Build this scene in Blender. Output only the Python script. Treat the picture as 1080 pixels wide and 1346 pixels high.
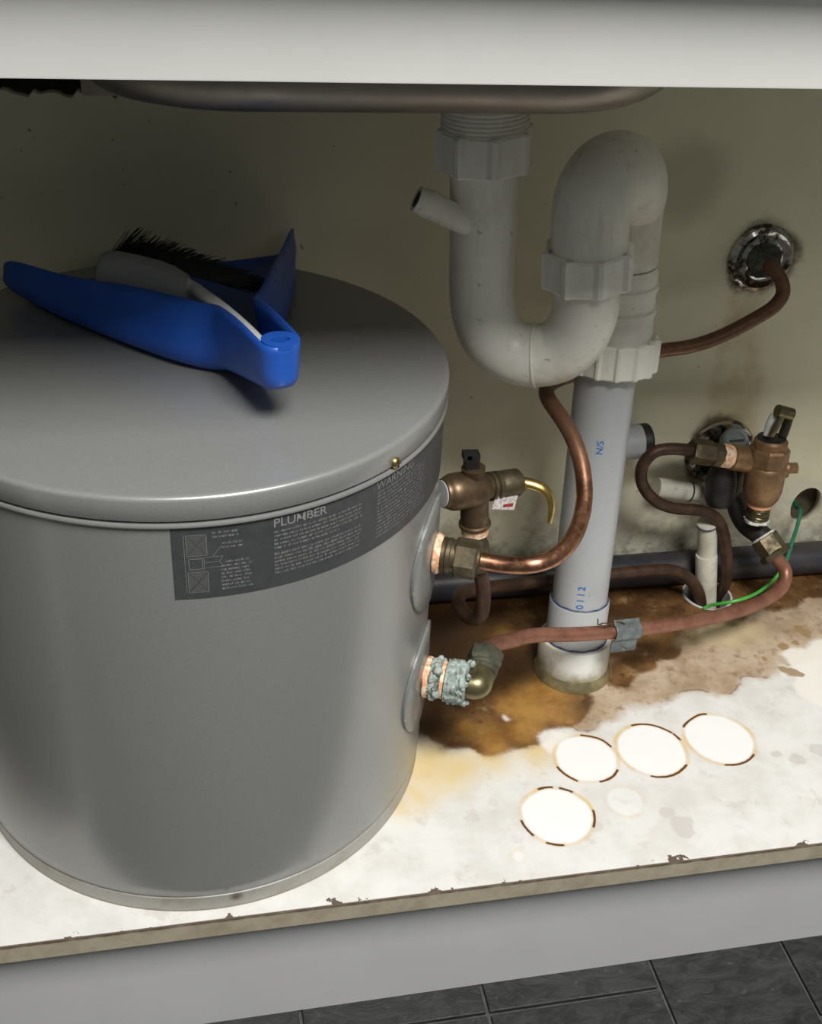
import bpy, bmesh, math, random
from mathutils import Vector as V, Matrix
random.seed(7)
for o in list(bpy.data.objects): bpy.data.objects.remove(o)
S = bpy.context.scene
COL = S.collection

# ------------------------------------------------------------------ camera, world, light, exposure
cd = bpy.data.cameras.new('camera'); cam = bpy.data.objects.new('camera', cd); COL.objects.link(cam)
cd.sensor_fit = 'HORIZONTAL'; cd.sensor_width = 36; cd.lens = 48.728; cd.clip_start = .01
rows = ((0.9804,0.0594,-0.1877,0.1615),(-0.1893,0.5456,-0.8164,-0.5726),(0.0539,0.8359,0.5462,0.7606))
cam.matrix_world = Matrix([list(r) for r in rows] + [[0, 0, 0, 1]])
S.camera = cam
wd = bpy.data.worlds.new('kitchen'); S.world = wd; wd.use_nodes = True
bg = wd.node_tree.nodes['Background']; bg.inputs[0].default_value = (.97, 1.0, .95, 1); bg.inputs[1].default_value = .11
def area(name, loc, sx, sy, power, col, aim):
    l = bpy.data.lights.new(name, 'AREA'); l.shape = 'RECTANGLE'; l.size = sx; l.size_y = sy; l.energy = power; l.color = col
    o = bpy.data.objects.new(name, l); COL.objects.link(o); o.location = loc
    o.rotation_euler = (V(aim) - V(loc)).to_track_quat('-Z', 'Y').to_euler(); return o
area('ceiling_light', (.56, -.97, 1.95), .7, .78, 68, (1, .985, .95), (.56, -.85, 0))
area('front_fill_light', (1.1, -2.3, 1.95), 1.0, .7, 4, (1, .985, .95), (.6, 0, .2))  # added fill lamp, lifts the trap and back wall from the front
S.view_settings.view_transform = 'Standard'; S.view_settings.look = 'None'; S.view_settings.gamma = 1
S.view_settings.use_curve_mapping = False
S.view_settings.exposure = 0.0

# ------------------------------------------------------------------ node helper
class N:
    def __init__(s, name, rough=.5, metal=0.0, spec=.5):
        s.m = bpy.data.materials.new(name); s.m.use_nodes = True
        s.t = s.m.node_tree; s.b = s.t.nodes['Principled BSDF']
        s.b.inputs['Roughness'].default_value = rough; s.b.inputs['Metallic'].default_value = metal
        s.b.inputs['Specular IOR Level'].default_value = spec
        s.tc = s.t.nodes.new('ShaderNodeTexCoord').outputs['Object']
    def put(s, sock, v):
        if isinstance(v, bpy.types.NodeSocket): s.t.links.new(v, sock)
        else:
            if isinstance(v, (tuple, list)) and sock.type == 'RGBA' and len(v) == 3: v = (*v, 1)
            sock.default_value = v
    def math(s, op, a, b=0.0, c=None, clamp=False):
        n = s.t.nodes.new('ShaderNodeMath'); n.operation = op; n.use_clamp = clamp
        s.put(n.inputs[0], a); s.put(n.inputs[1], b)
        if c is not None: s.put(n.inputs[2], c)
        return n.outputs[0]
    def vm(s, op, a, b):
        n = s.t.nodes.new('ShaderNodeVectorMath'); n.operation = op; s.put(n.inputs[0], a); s.put(n.inputs[1], b)
        return n.outputs['Value'] if op in ('DISTANCE', 'LENGTH', 'DOT_PRODUCT') else n.outputs[0]
    def noise(s, scale, detail=4, rough=.6, co=None, dist=0, color=False):
        n = s.t.nodes.new('ShaderNodeTexNoise'); s.put(n.inputs['Vector'], co or s.tc)
        n.inputs['Scale'].default_value = scale; n.inputs['Detail'].default_value = detail
        n.inputs['Roughness'].default_value = rough; n.inputs['Distortion'].default_value = dist
        return n.outputs['Color' if color else 'Fac']
    def ramp(s, v, a, b, lo=0.0, hi=1.0):
        n = s.t.nodes.new('ShaderNodeMapRange'); n.interpolation_type = 'SMOOTHSTEP'
        s.put(n.inputs[0], v); s.put(n.inputs[1], a); s.put(n.inputs[2], b); s.put(n.inputs[3], lo); s.put(n.inputs[4], hi)
        return n.outputs[0]
    def mix(s, f, a, b):
        n = s.t.nodes.new('ShaderNodeMix'); n.data_type = 'RGBA'; s.put(n.inputs[0], f); s.put(n.inputs[6], a); s.put(n.inputs[7], b)
        return n.outputs[2]
    def sep(s, v=None):
        n = s.t.nodes.new('ShaderNodeSeparateXYZ'); s.put(n.inputs[0], v or s.tc); return n.outputs
    def comb(s, x, y, z):
        n = s.t.nodes.new('ShaderNodeCombineXYZ'); s.put(n.inputs[0], x); s.put(n.inputs[1], y); s.put(n.inputs[2], z); return n.outputs[0]
    def bump(s, h, strength=.2, dist=.001):
        n = s.t.nodes.new('ShaderNodeBump'); n.inputs['Strength'].default_value = strength; n.inputs['Distance'].default_value = dist
        s.put(n.inputs['Height'], h); s.t.links.new(n.outputs[0], s.b.inputs['Normal'])
    def col(s, v): s.put(s.b.inputs['Base Color'], v); return s
    def rgh(s, v): s.put(s.b.inputs['Roughness'], v); return s
    def warp(s, scale, amt, seed=0):
        c = s.noise(scale, 5, .62, co=s.vm('ADD', s.tc, (seed, seed * .7, 0)), color=True)
        return s.vm('ADD', s.tc, s.vm('MULTIPLY', s.vm('SUBTRACT', c, (.5, .5, .5)), (amt, amt, amt)))
    def blobs(s, lst, co=None):
        'signed distance (positive inside) of a union of vertical discs (x, y, radius)'
        x = s.sep(co); p2 = s.comb(x[0], x[1], 0.0); d = None
        for (a, b, r) in lst:
            e = s.math('SUBTRACT', r, s.vm('DISTANCE', p2, (a, b, 0)))
            d = e if d is None else s.math('SMOOTH_MAX', d, e, .012)
        return d
def plain(name, c1, c2, scale, rough, metal=0.0, spec=.5, r2=None, bump=0, lo=.35, hi=.65):
    n = N(name, rough, metal, spec); f = n.ramp(n.noise(scale, 5, .65), lo, hi)
    n.col(n.mix(f, c1, c2))
    if r2 is not None: n.rgh(n.ramp(f, 0, 1, rough, r2))
    if bump: n.bump(n.noise(scale * 3, 4), bump, .0008)
    return n.m

# ------------------------------------------------------------------ geometry helper
def obj(name, bm, mat, parent=None, smooth=True, sharp=35):
    me = bpy.data.meshes.new(name); bmesh.ops.recalc_face_normals(bm, faces=bm.faces); bm.to_mesh(me); bm.free()
    me.materials.append(mat)
    if smooth:
        me.shade_smooth()
        me.set_sharp_from_angle(angle=math.radians(sharp))
    o = bpy.data.objects.new(name, me); COL.objects.link(o)
    if parent: attach(o, parent)
    return o
def attach(o, parent):
    o.parent = parent       # only the root Empty has a location; every mesh keeps world coordinates
    o.matrix_parent_inverse = Matrix.Translation(-parent.location) if parent.type == 'EMPTY' else Matrix()
def thing(name, label, cat, loc, group=None):
    o = bpy.data.objects.new(name, None); COL.objects.link(o); o.location = loc; o.empty_display_size = .02
    o['label'] = label; o['category'] = cat
    if group: o['group'] = group
    return o
def tag(o, label, cat, group=None):
    o['label'] = label; o['category'] = cat
    if group: o['group'] = group
    return o
def frame(o, z, x=None):
    z = V(z).normalized(); x = V(x) if x is not None else (V((0, 0, 1)) if abs(z.z) < .9 else V((1, 0, 0)))
    y = z.cross(x).normalized(); x = y.cross(z)
    return Matrix(((x.x, y.x, z.x, o[0]), (x.y, y.y, z.y, o[1]), (x.z, y.z, z.z, o[2]), (0, 0, 0, 1)))
def loft(bm, rings, closed=True, caps=(True, True)):
    vs = [[bm.verts.new(q) for q in r] for r in rings]
    n = len(vs[0])
    for a, b in zip(vs, vs[1:]):
        for i in range(n if closed else n - 1):
            j = (i + 1) % n; bm.faces.new((a[i], a[j], b[j], b[i]))
    if caps[0]: bm.faces.new(vs[0][::-1])
    if caps[1]: bm.faces.new(vs[-1])
    return vs
def lathe(bm, M, prof, seg=48, caps=(True, True), jit=0.0):
    rings = []
    for r, h in prof:
        ring = []
        for i in range(seg):
            a = 2 * math.pi * i / seg; rr = r * (1 + (random.uniform(-jit, jit) if jit else 0))
            ring.append(M @ V((rr * math.cos(a), rr * math.sin(a), h)))
        rings.append(ring)
    loft(bm, rings, True, caps)
def prism(bm, M, n, r, h0, h1, ch=.12, ph=0.0):
    'n-sided nut with chamfered ends; r is the flat radius'
    R = r / math.cos(math.pi / n); c = (h1 - h0) * ch; rings = []
    for k, h in ((.90, h0), (1, h0 + c), (1, h1 - c), (.90, h1)):
        rings.append([M @ V((k * R * math.cos(ph + 2 * math.pi * i / n), k * R * math.sin(ph + 2 * math.pi * i / n), h)) for i in range(n)])
    loft(bm, rings)
def smooth_path(pts, sub=8):
    P = [V(p) for p in pts]; P = [P[0] * 2 - P[1]] + P + [P[-1] * 2 - P[-2]]; out = []
    for i in range(1, len(P) - 2):
        a, b, c, d = P[i - 1:i + 3]
        t0 = 0; t1 = t0 + (b - a).length ** .5; t2 = t1 + (c - b).length ** .5; t3 = t2 + (d - c).length ** .5
        for k in range(sub):
            t = t1 + (t2 - t1) * k / sub
            A1 = a * ((t1 - t) / (t1 - t0)) + b * ((t - t0) / (t1 - t0)); A2 = b * ((t2 - t) / (t2 - t1)) + c * ((t - t1) / (t2 - t1)); A3 = c * ((t3 - t) / (t3 - t2)) + d * ((t - t2) / (t3 - t2))
            B1 = A1 * ((t2 - t) / (t2 - t0)) + A2 * ((t - t0) / (t2 - t0)); B2 = A2 * ((t3 - t) / (t3 - t1)) + A3 * ((t - t1) / (t3 - t1))
            out.append(B1 * ((t2 - t) / (t2 - t1)) + B2 * ((t - t1) / (t2 - t1)))
    out.append(P[-2]); return out
def relax(p, n=2):
    p = [q.copy() for q in p]
    for _ in range(n): p = [p[0]] + [(p[i - 1] + 2 * p[i] + p[i + 1]) / 4 for i in range(1, len(p) - 1)] + [p[-1]]
    return p
def tube(bm, pts, r, seg=24, sub=8, caps=(True, True), smoothn=3, flat=1.0):
    P = relax(smooth_path(pts, sub), smoothn) if sub > 1 else [V(p) for p in pts]
    T = [(P[min(i + 1, len(P) - 1)] - P[max(i - 1, 0)]).normalized() for i in range(len(P))]
    u = T[0].orthogonal().normalized(); rings = []
    for i, (q, t) in enumerate(zip(P, T)):
        u = (u - t * u.dot(t)).normalized(); w = t.cross(u); f = i / (len(P) - 1)
        rr = r(f) if callable(r) else r
        rings.append([q + (u * math.cos(2 * math.pi * k / seg) + w * math.sin(2 * math.pi * k / seg) * flat) * rr for k in range(seg)])
    loft(bm, rings, True, caps); return P
def box(bm, a, b, bev=0.0):
    lo = [min(i, j) for i, j in zip(a, b)]; hi = [max(i, j) for i, j in zip(a, b)]
    r = bmesh.ops.create_cube(bm, size=1); vs = r['verts']
    for v in vs: v.co = V([lo[i] + (v.co[i] + .5) * (hi[i] - lo[i]) for i in range(3)])
    if bev:
        es = list({e for v in vs for e in v.link_edges}); bmesh.ops.bevel(bm, geom=es, offset=bev, segments=2, affect='EDGES', profile=.6)
def ball(bm, c, r, seg=24):
    r_ = bmesh.ops.create_uvsphere(bm, u_segments=seg, v_segments=seg // 2, radius=r)
    for v in r_['verts']: v.co += V(c)
def sheet(outer, holes, depth, place):
    'flat sheet with holes: 2D curve, converted to a mesh, then placed by a function (x, y, z) -> world'
    cu = bpy.data.curves.new('sheet', 'CURVE'); cu.dimensions = '2D'; cu.fill_mode = 'BOTH'; cu.extrude = depth / 2
    for loop in [outer] + holes:
        sp = cu.splines.new('POLY'); sp.points.add(len(loop) - 1); sp.use_cyclic_u = True
        for q, pt in zip(loop, sp.points): pt.co = (q[0], q[1], 0, 1)
    o = bpy.data.objects.new('sheet', cu); COL.objects.link(o)
    dg = bpy.context.evaluated_depsgraph_get(); me = bpy.data.meshes.new_from_object(o.evaluated_get(dg))
    bpy.data.objects.remove(o); bm = bmesh.new(); bm.from_mesh(me); bpy.data.meshes.remove(me)
    bmesh.ops.remove_doubles(bm, verts=bm.verts, dist=1e-6)
    for v in bm.verts: v.co = V(place(*v.co))
    return bm
def circle(x, y, r, n=40): return [(x + r * math.cos(2 * math.pi * i / n), y + r * math.sin(2 * math.pi * i / n)) for i in range(n)]
def lettering(body, size, place, weight=0.0, sx=1.0):
    cu = bpy.data.curves.new('lettering', 'FONT'); cu.body = body; cu.size = size; cu.offset = weight
    o = bpy.data.objects.new('lettering', cu); COL.objects.link(o)
    dg = bpy.context.evaluated_depsgraph_get(); me = bpy.data.meshes.new_from_object(o.evaluated_get(dg))
    bpy.data.objects.remove(o); bm = bmesh.new(); bm.from_mesh(me); bpy.data.meshes.remove(me)
    for v in bm.verts: v.co = V(place(v.co.x * sx, v.co.y))
    return bm

def rrect(x0, x1, y0, y1, r, z, n=10):
    out = []
    for cx, cy, a0 in ((x1 - r, y0 + r, -90), (x1 - r, y1 - r, 0), (x0 + r, y1 - r, 90), (x0 + r, y0 + r, 180)):
        for k in range(n + 1): a = math.radians(a0 + 90 * k / n); out.append(V((cx + r * math.cos(a), cy + r * math.sin(a), z)))
    return out
# ------------------------------------------------------------------ materials
def mat_copper(name, dull):
    n = N(name, .34, 1.0)
    f = n.ramp(n.noise(22, 5, .7), .35, .7); g = n.ramp(n.noise(160, 4, .7), .4, .75)
    z = n.sep()[2]; ox = n.ramp(n.math('ADD', z, n.math('MULTIPLY', n.noise(14, 4), .05)), .29, .345); c = n.mix(f, (.58, .30, .18), (.34, .165, .10)); c = n.mix(n.math('MULTIPLY', g, dull), c, (.13, .065, .04))
    c = n.mix(n.math('MULTIPLY', ox, .85), c, (.115, .058, .034))
    n.col(c); n.rgh(n.math('ADD', n.ramp(g, 0, 1, .28 + dull * .12, .5 + dull * .15), n.math('MULTIPLY', ox, .15))); s_ = n.ramp(ox, 0, 1, 1.0, .45); n.put(n.b.inputs['Metallic'], s_)
    n.bump(n.noise(300, 3), .06, .0005); return n.m
M_copper = mat_copper('copper', .25); M_copper_dull = mat_copper('tarnished_copper', .75)
def mat_copper_red():
    n = N('reddish_copper', .45, .55); f = n.ramp(n.noise(40, 5, .7), .35, .7)
    n.col(n.mix(f, (.345, .155, .10), (.21, .092, .062))); n.bump(n.noise(250, 3), .1, .0005); return n.m
M_copper_red = mat_copper_red()
M_copper_brown = plain('brown_oxidised_copper', (.095, .05, .03), (.05, .028, .018), 60, .5, .4)
M_brass_dull = plain('dull_brass', (.15, .12, .07), (.075, .06, .038), 70, .42, .7, r2=.6, bump=.1)
M_bronze = plain('bronze', (.36, .215, .11), (.22, .135, .07), 55, .45, .65, r2=.5, bump=.1)
M_bronze_dark = plain('dark_bronze', (.20, .135, .08), (.11, .075, .045), 45, .42, .75, r2=.5, bump=.08)
M_brass_bright = plain('polished_brass', (.75, .56, .18), (.55, .40, .13), 60, .28, 1.0)
M_brass_olive = plain('olive_brass', (.22, .19, .10), (.12, .105, .06), 60, .36, .8)
M_green_brass = plain('greenish_dark_brass', (.13, .13, .09), (.06, .06, .045), 90, .5, .5, r2=.7, bump=.3)
M_salmon = plain('salmon_washer', (.80, .42, .24), (.62, .26, .12), 120, .5, .1, lo=.45, hi=.6)
M_seal = plain('flaking_thread_sealant', (.85, .66, .46), (.70, .34, .18), 200, .6, 0, lo=.42, hi=.58, bump=.4)
def mat_verdigris():
    n = N('verdigris', .85); a = n.ramp(n.noise(110, 5, .7), .42, .6); b = n.ramp(n.noise(190, 4, .6, co=n.vm('ADD', n.tc, (3, 1, 2))), .45, .6)
    c = n.mix(a, (.36, .41, .38), (.14, .16, .14)); c = n.mix(n.math('MULTIPLY', b, .8), c, (.46, .56, .51)); n.col(c)
    n.bump(n.noise(260, 5), .9, .003); return n.m
M_verdigris = mat_verdigris()
def mat_pvc(name, c, dirt, amt):
    n = N(name, .38, 0, .45); f = n.ramp(n.noise(12, 5, .7), .42, .75); st = n.comb(*[n.math('MULTIPLY', v, k) for v, k in zip(n.sep(), (60, 60, 7))])
    g = n.ramp(n.noise(1, 5, .7, co=st), .52, .8); sp = n.ramp(n.noise(140, 3, .6), .66, .72)
    k = n.mix(n.math('MULTIPLY', n.math('MAXIMUM', f, g), amt), c, dirt); k = n.mix(n.math('MULTIPLY', sp, .15 + amt * .5 - (.1 if amt < .34 else .0)), k, (.14, .10, .06)); n.col(k)
    n.rgh(n.ramp(g, 0, 1, .34, .55)); return n.m
M_pvc = mat_pvc('aged_white_pvc', (.88, .87, .78), (.45, .36, .22), .5)
M_pvc_dirty = mat_pvc('grimy_white_pvc', (.68, .66, .56), (.16, .13, .08), .75)
M_pvc_nut = mat_pvc('cream_pvc', (.90, .89, .81), (.55, .46, .32), .3)
M_pvc_grey = mat_pvc('pale_grey_pvc', (.46, .475, .485), (.37, .375, .375), .2)
def mat_pipe_foot():
    n = N('pvc_foot_with_glue', .4, 0, .45); z = n.sep()[2]; w = n.noise(45, 4, .6)
    d = n.ramp(n.math('ADD', z, n.math('MULTIPLY', w, -.045)), -.022, .006, 1.0, 0.0)
    c = n.mix(n.ramp(n.noise(30, 4), .4, .65), (.70, .70, .66), (.60, .56, .42)); n.col(n.mix(d, c, (.24, .20, .09))); return n.m
M_pipe_foot = mat_pipe_foot()
M_glue = plain('olive_glue_ring', (.24, .20, .10), (.13, .11, .06), 60, .2, 0)
M_ink = plain('blue_ink', (.012, .16, .50), (.02, .20, .55), 300, .5)
M_ink_dark = plain('purple_blue_primer', (.06, .07, .17), (.02, .03, .09), 130, .5)
def mat_tank(name, c):
    n = N(name, .30, .32, .6); f = n.noise(3, 3); n.col(n.mix(n.ramp(n.noise(500, 2), .3, .7), c, tuple(v * .93 for v in c)))
    n.bump(n.noise(700, 2), .05, .0004); n.rgh(n.ramp(f, .3, .7, .27, .33)); return n.m
M_tank = mat_tank('grey_enamel', (.30, .303, .296))
def mat_band():
    n = N('grimy_grey_enamel', .42); f = n.ramp(n.noise(25, 5, .7), .4, .7); c = n.mix(f, (.36, .35, .32), (.28, .25, .19))
    d = n.vm('DISTANCE', n.tc, (.1728, .0108, .0125)); c = n.mix(n.ramp(n.math('ADD', d, n.math('MULTIPLY', n.noise(120, 4), .006)), .003, .011, .9, 0.0), c, (.07, .04, .02))
    c = n.mix(n.ramp(n.sep()[2], .0006, .003, .7, 0.0), c, (.16, .11, .06)); n.col(c)
    return n.m
M_band = mat_band()
M_label = plain('charcoal_label', (.045, .048, .05), (.055, .058, .06), 90, .5)
M_print = plain('grey_print', (.20, .20, .20), (.14, .14, .14), 900, .6, lo=.3, hi=.7)
M_print_bold = plain('light_grey_print', (.24, .24, .24), (.20, .20, .20), 900, .6)
def mat_flange():
    n = N('scratched_grey_flange', .3, .1); f = n.ramp(n.noise(70, 5, .7), .55, .72); n.col(n.mix(f, (.20, .205, .20), (.42, .40, .34))); return n.m
M_flange = mat_flange()
M_gap = plain('dark_gap', (.03, .028, .025), (.05, .045, .04), 60, .8)
M_blue = plain('royal_blue_plastic', (.012, .075, .40), (.015, .09, .44), 14, .36, 0, .5, bump=.03)
M_brush_grey = plain('grey_plastic', (.30, .32, .32), (.26, .28, .28), 20, .5)
M_brush_white = plain('pale_handle_plastic', (.72, .72, .70), (.62, .62, .60), 30, .45)
M_bristle = plain('black_bristle', (.012, .012, .012), (.022, .02, .018), 100, .6)
M_black = plain('black_rubber', (.010, .010, .010), (.022, .020, .019), 60, .5)
M_black_pipe = plain('black_lagged_pipe', (.022, .024, .0375), (.05, .045, .045), 22, .42, .0, bump=.1)
M_dark_brass = plain('blackened_brass', (.035, .028, .02), (.07, .05, .03), 50, .45, .5, bump=.2)
def mat_chrome():
    n = N('pitted_chrome', .12, 1.0); f = n.ramp(n.noise(55, 5, .7), .44, .60); n.col(n.mix(f, (.50, .485, .46), (.06, .045, .03)))
    n.rgh(n.ramp(f, 0, 1, .10, .6)); return n.m
M_chrome = mat_chrome()
M_rust = plain('crumbling_rust', (.03, .03, .025), (.12, .13, .10), 110, .9, bump=1.0)
M_steel = plain('brushed_stainless', (.29, .26, .225), (.24, .215, .19), 9, .33, 1.0, r2=.42)
M_clear = plain('cloudy_white_plastic', (.80, .80, .78), (.60, .60, .58), 90, .3)
M_zinc = plain('dull_zinc', (.22, .25, .25), (.15, .17, .17), 90, .5, .5)
M_green = plain('green_insulation', (.05, .38, .05), (.07, .46, .06), 50, .4)
M_green_dark = plain('dark_green_insulation', (.01, .16, .09), (.015, .20, .10), 50, .45)
M_tape = plain('white_thread_tape', (.82, .81, .78), (.55, .53, .48), 160, .7, bump=.4)
def mat_tag():
    n = N('white_red_tag', .5); f = n.ramp(n.noise(420, 4, .7), .5, .56); n.col(n.mix(f, (.66, .62, .60), (.42, .36, .35))); return n.m
M_tag = mat_tag(); M_tag_red = plain('dark_red_print', (.30, .02, .02), (.36, .03, .03), 90, .5)
M_white_rim = plain('white_sleeve', (.66, .66, .64), (.48, .47, .44), 60, .4)

def mat_wall():
    n = N('cream_cabinet_wall', .62, 0, .3); x = n.sep()
    base = n.mix(n.ramp(n.noise(5, 4), .35, .7), (.79, .755, .565), (.71, .675, .50))
    w = n.warp(9, .06); wx = n.sep(w)
    # brown water run below the upper plate, spreading downwards
    cx = n.math('SUBTRACT', wx[0], n.math('MULTIPLY', n.math('SUBTRACT', .36, wx[2]), .14)); hw = n.math('ADD', .018, n.math('MULTIPLY', n.math('SUBTRACT', .36, wx[2]), .14))
    run = n.ramp(n.math('SUBTRACT', n.math('ABSOLUTE', n.math('SUBTRACT', cx, .722)), hw), -.014, .006, 1.0, 0.0)
    run = n.math('MULTIPLY', run, n.ramp(wx[2], .33, .37, 1.0, 0.0)); run = n.math('MULTIPLY', run, n.ramp(wx[2], .12, .20))
    c = n.mix(n.math('MULTIPLY', run, n.ramp(n.noise(25, 4), .3, .7, .1, .7)), base, (.52, .42, .22))
    # rust crust around the two plates
    for (px, pz, r) in (((0.7333,0.4135,0.3830)[0], (0.7333,0.4135,0.3830)[2], .0375), ((0.7350,0.4135,0.1585)[0], (0.7350,0.4135,0.1585)[2], .0435)):
        d = n.vm('DISTANCE', n.comb(wx[0], 0.0, wx[2]), (px, 0, pz)); f = n.ramp(n.math('ADD', d, n.math('MULTIPLY', n.noise(90, 4, .7), .016)), r + .003, r + .016, 1.0, 0.0)
        c = n.mix(n.math('MULTIPLY', f, .9), c, (.10, .065, .03))
    # brown patch to the right, grime along the foot
    d = n.vm('DISTANCE', n.comb(wx[0], 0.0, wx[2]), (.63, 0, .46)); c = n.mix(n.ramp(d, .02, .06, .45, 0.0), c, (.33, .29, .18))
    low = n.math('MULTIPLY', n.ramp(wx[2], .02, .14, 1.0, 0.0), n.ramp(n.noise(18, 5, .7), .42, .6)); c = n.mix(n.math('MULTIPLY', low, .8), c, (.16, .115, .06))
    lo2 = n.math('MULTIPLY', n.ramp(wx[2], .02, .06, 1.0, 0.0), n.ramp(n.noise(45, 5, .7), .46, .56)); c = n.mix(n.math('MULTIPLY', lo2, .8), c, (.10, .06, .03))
    pale = n.math('MULTIPLY', n.ramp(wx[2], .105, .125, 1.0, 0.0), n.ramp(wx[0], .5, .58)); c = n.mix(n.math('MULTIPLY', pale, n.ramp(n.noise(30, 5), .3, .6, .1, .5)), c, (.62, .60, .52))
    sp = n.ramp(n.noise(120, 2), .74, .77); c = n.mix(n.math('MULTIPLY', sp, .7), c, (.10, .08, .05))
    n.col(c); n.bump(n.noise(240, 3), .08, .0006); return n.m

def mat_shelf():
    n = N('stained_white_laminate', .42, 0, .4); x = n.sep()
    fine = n.noise(70, 6, .7); mid = n.noise(22, 5, .65); big = n.noise(8, 4, .6)
    c = n.mix(n.ramp(mid, .35, .7), (.735, .725, .70), (.63, .615, .58))
    c = n.mix(n.ramp(n.noise(30, 5, .7, co=n.vm('ADD', n.tc, (4, 2, 0))), .56, .66, 0.0, .55), c, (.55, .51, .47))
    w1 = n.warp(26, .030); w2 = n.warp(60, .016, 3); w3 = n.warp(18, .05, 5)
    # yellow halo
    ha = n.blobs([(*(0.3591,0.1405), 0.0300), (*(0.3827,0.1324), 0.0220), (*(0.3387,0.1104), 0.0150), (*(0.4133,0.1378), 0.0200), (*(0.3218,0.0948), 0.0100), (*(0.4603,0.1462), 0.0200)], w3)
    c = n.mix(n.ramp(ha, -.02, .022, 0.0, .85), c, (.70, .53, .24))
    # tan swollen area
    ta = n.blobs([(*(0.5963,0.2435), 0.0520), (*(0.6375,0.2405), 0.0340), (*(0.6772,0.2330), 0.0340), (*(0.7237,0.2491), 0.0340), (*(0.6717,0.2709), 0.0600), (*(0.7769,0.2943), 0.0600), (*(0.8604,0.3285), 0.0700), (*(0.9494,0.3471), 0.0800), (*(0.5410,0.2043), 0.0300), (*(0.5207,0.1795), 0.0140), (*(0.6016,0.2133), 0.0160), (*(0.7884,0.2625), 0.0200)], w1)
    tan = n.mix(n.ramp(mid, .35, .65), (.52, .41, .30), (.36, .26, .17)); tan = n.mix(n.ramp(fine, .5, .7), tan, (.26, .17, .10))
    c = n.mix(n.ramp(ta, -.010, .004), c, tan)
    trim = n.math('MULTIPLY', n.ramp(n.math('ABSOLUTE', n.math('ADD', ta, .001)), .0003, .0022, .7, 0.0), n.ramp(mid, .45, .62)); c = n.mix(trim, c, (.20, .11, .05))
    # wet brown area
    wb = n.blobs([(*(0.3891,0.2471), 0.0550), (*(0.3973,0.1962), 0.0360), (*(0.4237,0.1789), 0.0320), (*(0.4560,0.1851), 0.0320), (*(0.4961,0.2014), 0.0280), (*(0.5164,0.2076), 0.0220), (*(0.4859,0.2344), 0.0500), (*(0.4189,0.2907), 0.0800), (*(0.4701,0.3622), 0.1000), (*(0.5383,0.3539), 0.1000), (*(0.6220,0.3367), 0.0450), (*(0.6617,0.3457), 0.0550), (*(0.7053,0.3617), 0.0580), (*(0.8073,0.3761), 0.0550), (*(0.8718,0.3868), 0.0550), (*(0.9698,0.3989), 0.0700), (*(0.6154,0.2718), 0.0240), (*(0.6433,0.2874), 0.0260), (*(0.5834,0.2428), 0.0140), (*(0.6168,0.2530), 0.0120), (*(0.7379,0.3293), 0.0300), (*(0.6063,0.2568), 0.0200), (*(0.6433,0.2720), 0.0180), (*(0.5789,0.2303), 0.0120), (*(0.6779,0.2856), 0.0120)], w1)
    br = n.mix(n.ramp(mid, .38, .62), (.20, .10, .035), (.095, .045, .017)); br = n.mix(n.ramp(n.noise(40, 5, .7, co=n.vm('ADD', n.tc, (1, 5, 0))), .54, .68), br, (.31, .19, .085))
    br = n.mix(n.ramp(fine, .54, .66, 0.0, .75), br, (.05, .022, .008)); br = n.mix(n.ramp(big, .50, .66, 0.0, .65), br, (.055, .026, .012))
    c = n.mix(n.ramp(wb, -.006, .003), c, br)
    rim = n.ramp(n.math('ABSOLUTE', n.math('ADD', wb, -.002)), .0005, .005, .75, 0.0); c = n.mix(n.math('MULTIPLY', rim, n.ramp(mid, .4, .6)), c, (.11, .05, .015))
    # orange, damp sheen patches and dark soaked core near the tank
    og = n.blobs([(*(0.4703,0.2082), 0.0300), (*(0.4998,0.2268), 0.0300), (*(0.4266,0.1610), 0.0180), (*(0.4587,0.3171), 0.0220), (*(0.4011,0.1799), 0.0100), (*(0.5014,0.1930), 0.0180), (*(0.4600,0.1719), 0.0180)], w1); c = n.mix(n.ramp(og, -.012, .012, 0.0, .85), c, n.mix(n.ramp(mid, .35, .65), (.42, .225, .06), (.27, .13, .03)))
    dk = n.blobs([(*(0.3877,0.2589), 0.0550), (*(0.4217,0.3028), 0.0500), (*(0.4021,0.2173), 0.0200), (*(0.4421,0.2517), 0.0340), (*(0.3846,0.1668), 0.0100), (*(0.4798,0.2707), 0.0340), (*(0.4278,0.3674), 0.0700), (*(0.3666,0.1951), 0.0300), (*(0.6635,0.3740), 0.0260), (*(0.5770,0.3631), 0.0400), (*(0.8946,0.3919), 0.0350), (*(0.7961,0.3729), 0.0140), (*(0.6260,0.2767), 0.0100), (*(0.6006,0.2551), 0.0100)], w1); c = n.mix(n.ramp(dk, -.015, .02, 0.0, .9), c, (.05, .024, .010))
    # worn pale patches
    pl = n.blobs([(*(0.4900,0.1492), 0.0160), (*(0.4801,0.1567), 0.0120), (*(0.7898,0.2306), 0.0200), (*(0.7882,0.1945), 0.0300), (*(0.8316,0.2252), 0.0400), (*(0.7792,0.2445), 0.0100), (*(0.4479,0.1894), 0.0030)], w1); c = n.mix(n.ramp(pl, -.004, .004, 0.0, .92), c, (.80, .77, .71))
    be = n.blobs([(*(0.7219,0.2839), 0.0220), (*(0.6937,0.2810), 0.0150), (*(0.7504,0.2869), 0.0180), (*(0.6701,0.2775), 0.0100)], w1); c = n.mix(n.ramp(be, -.012, .016, 0.0, .85), c, (.56, .45, .27))
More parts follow.
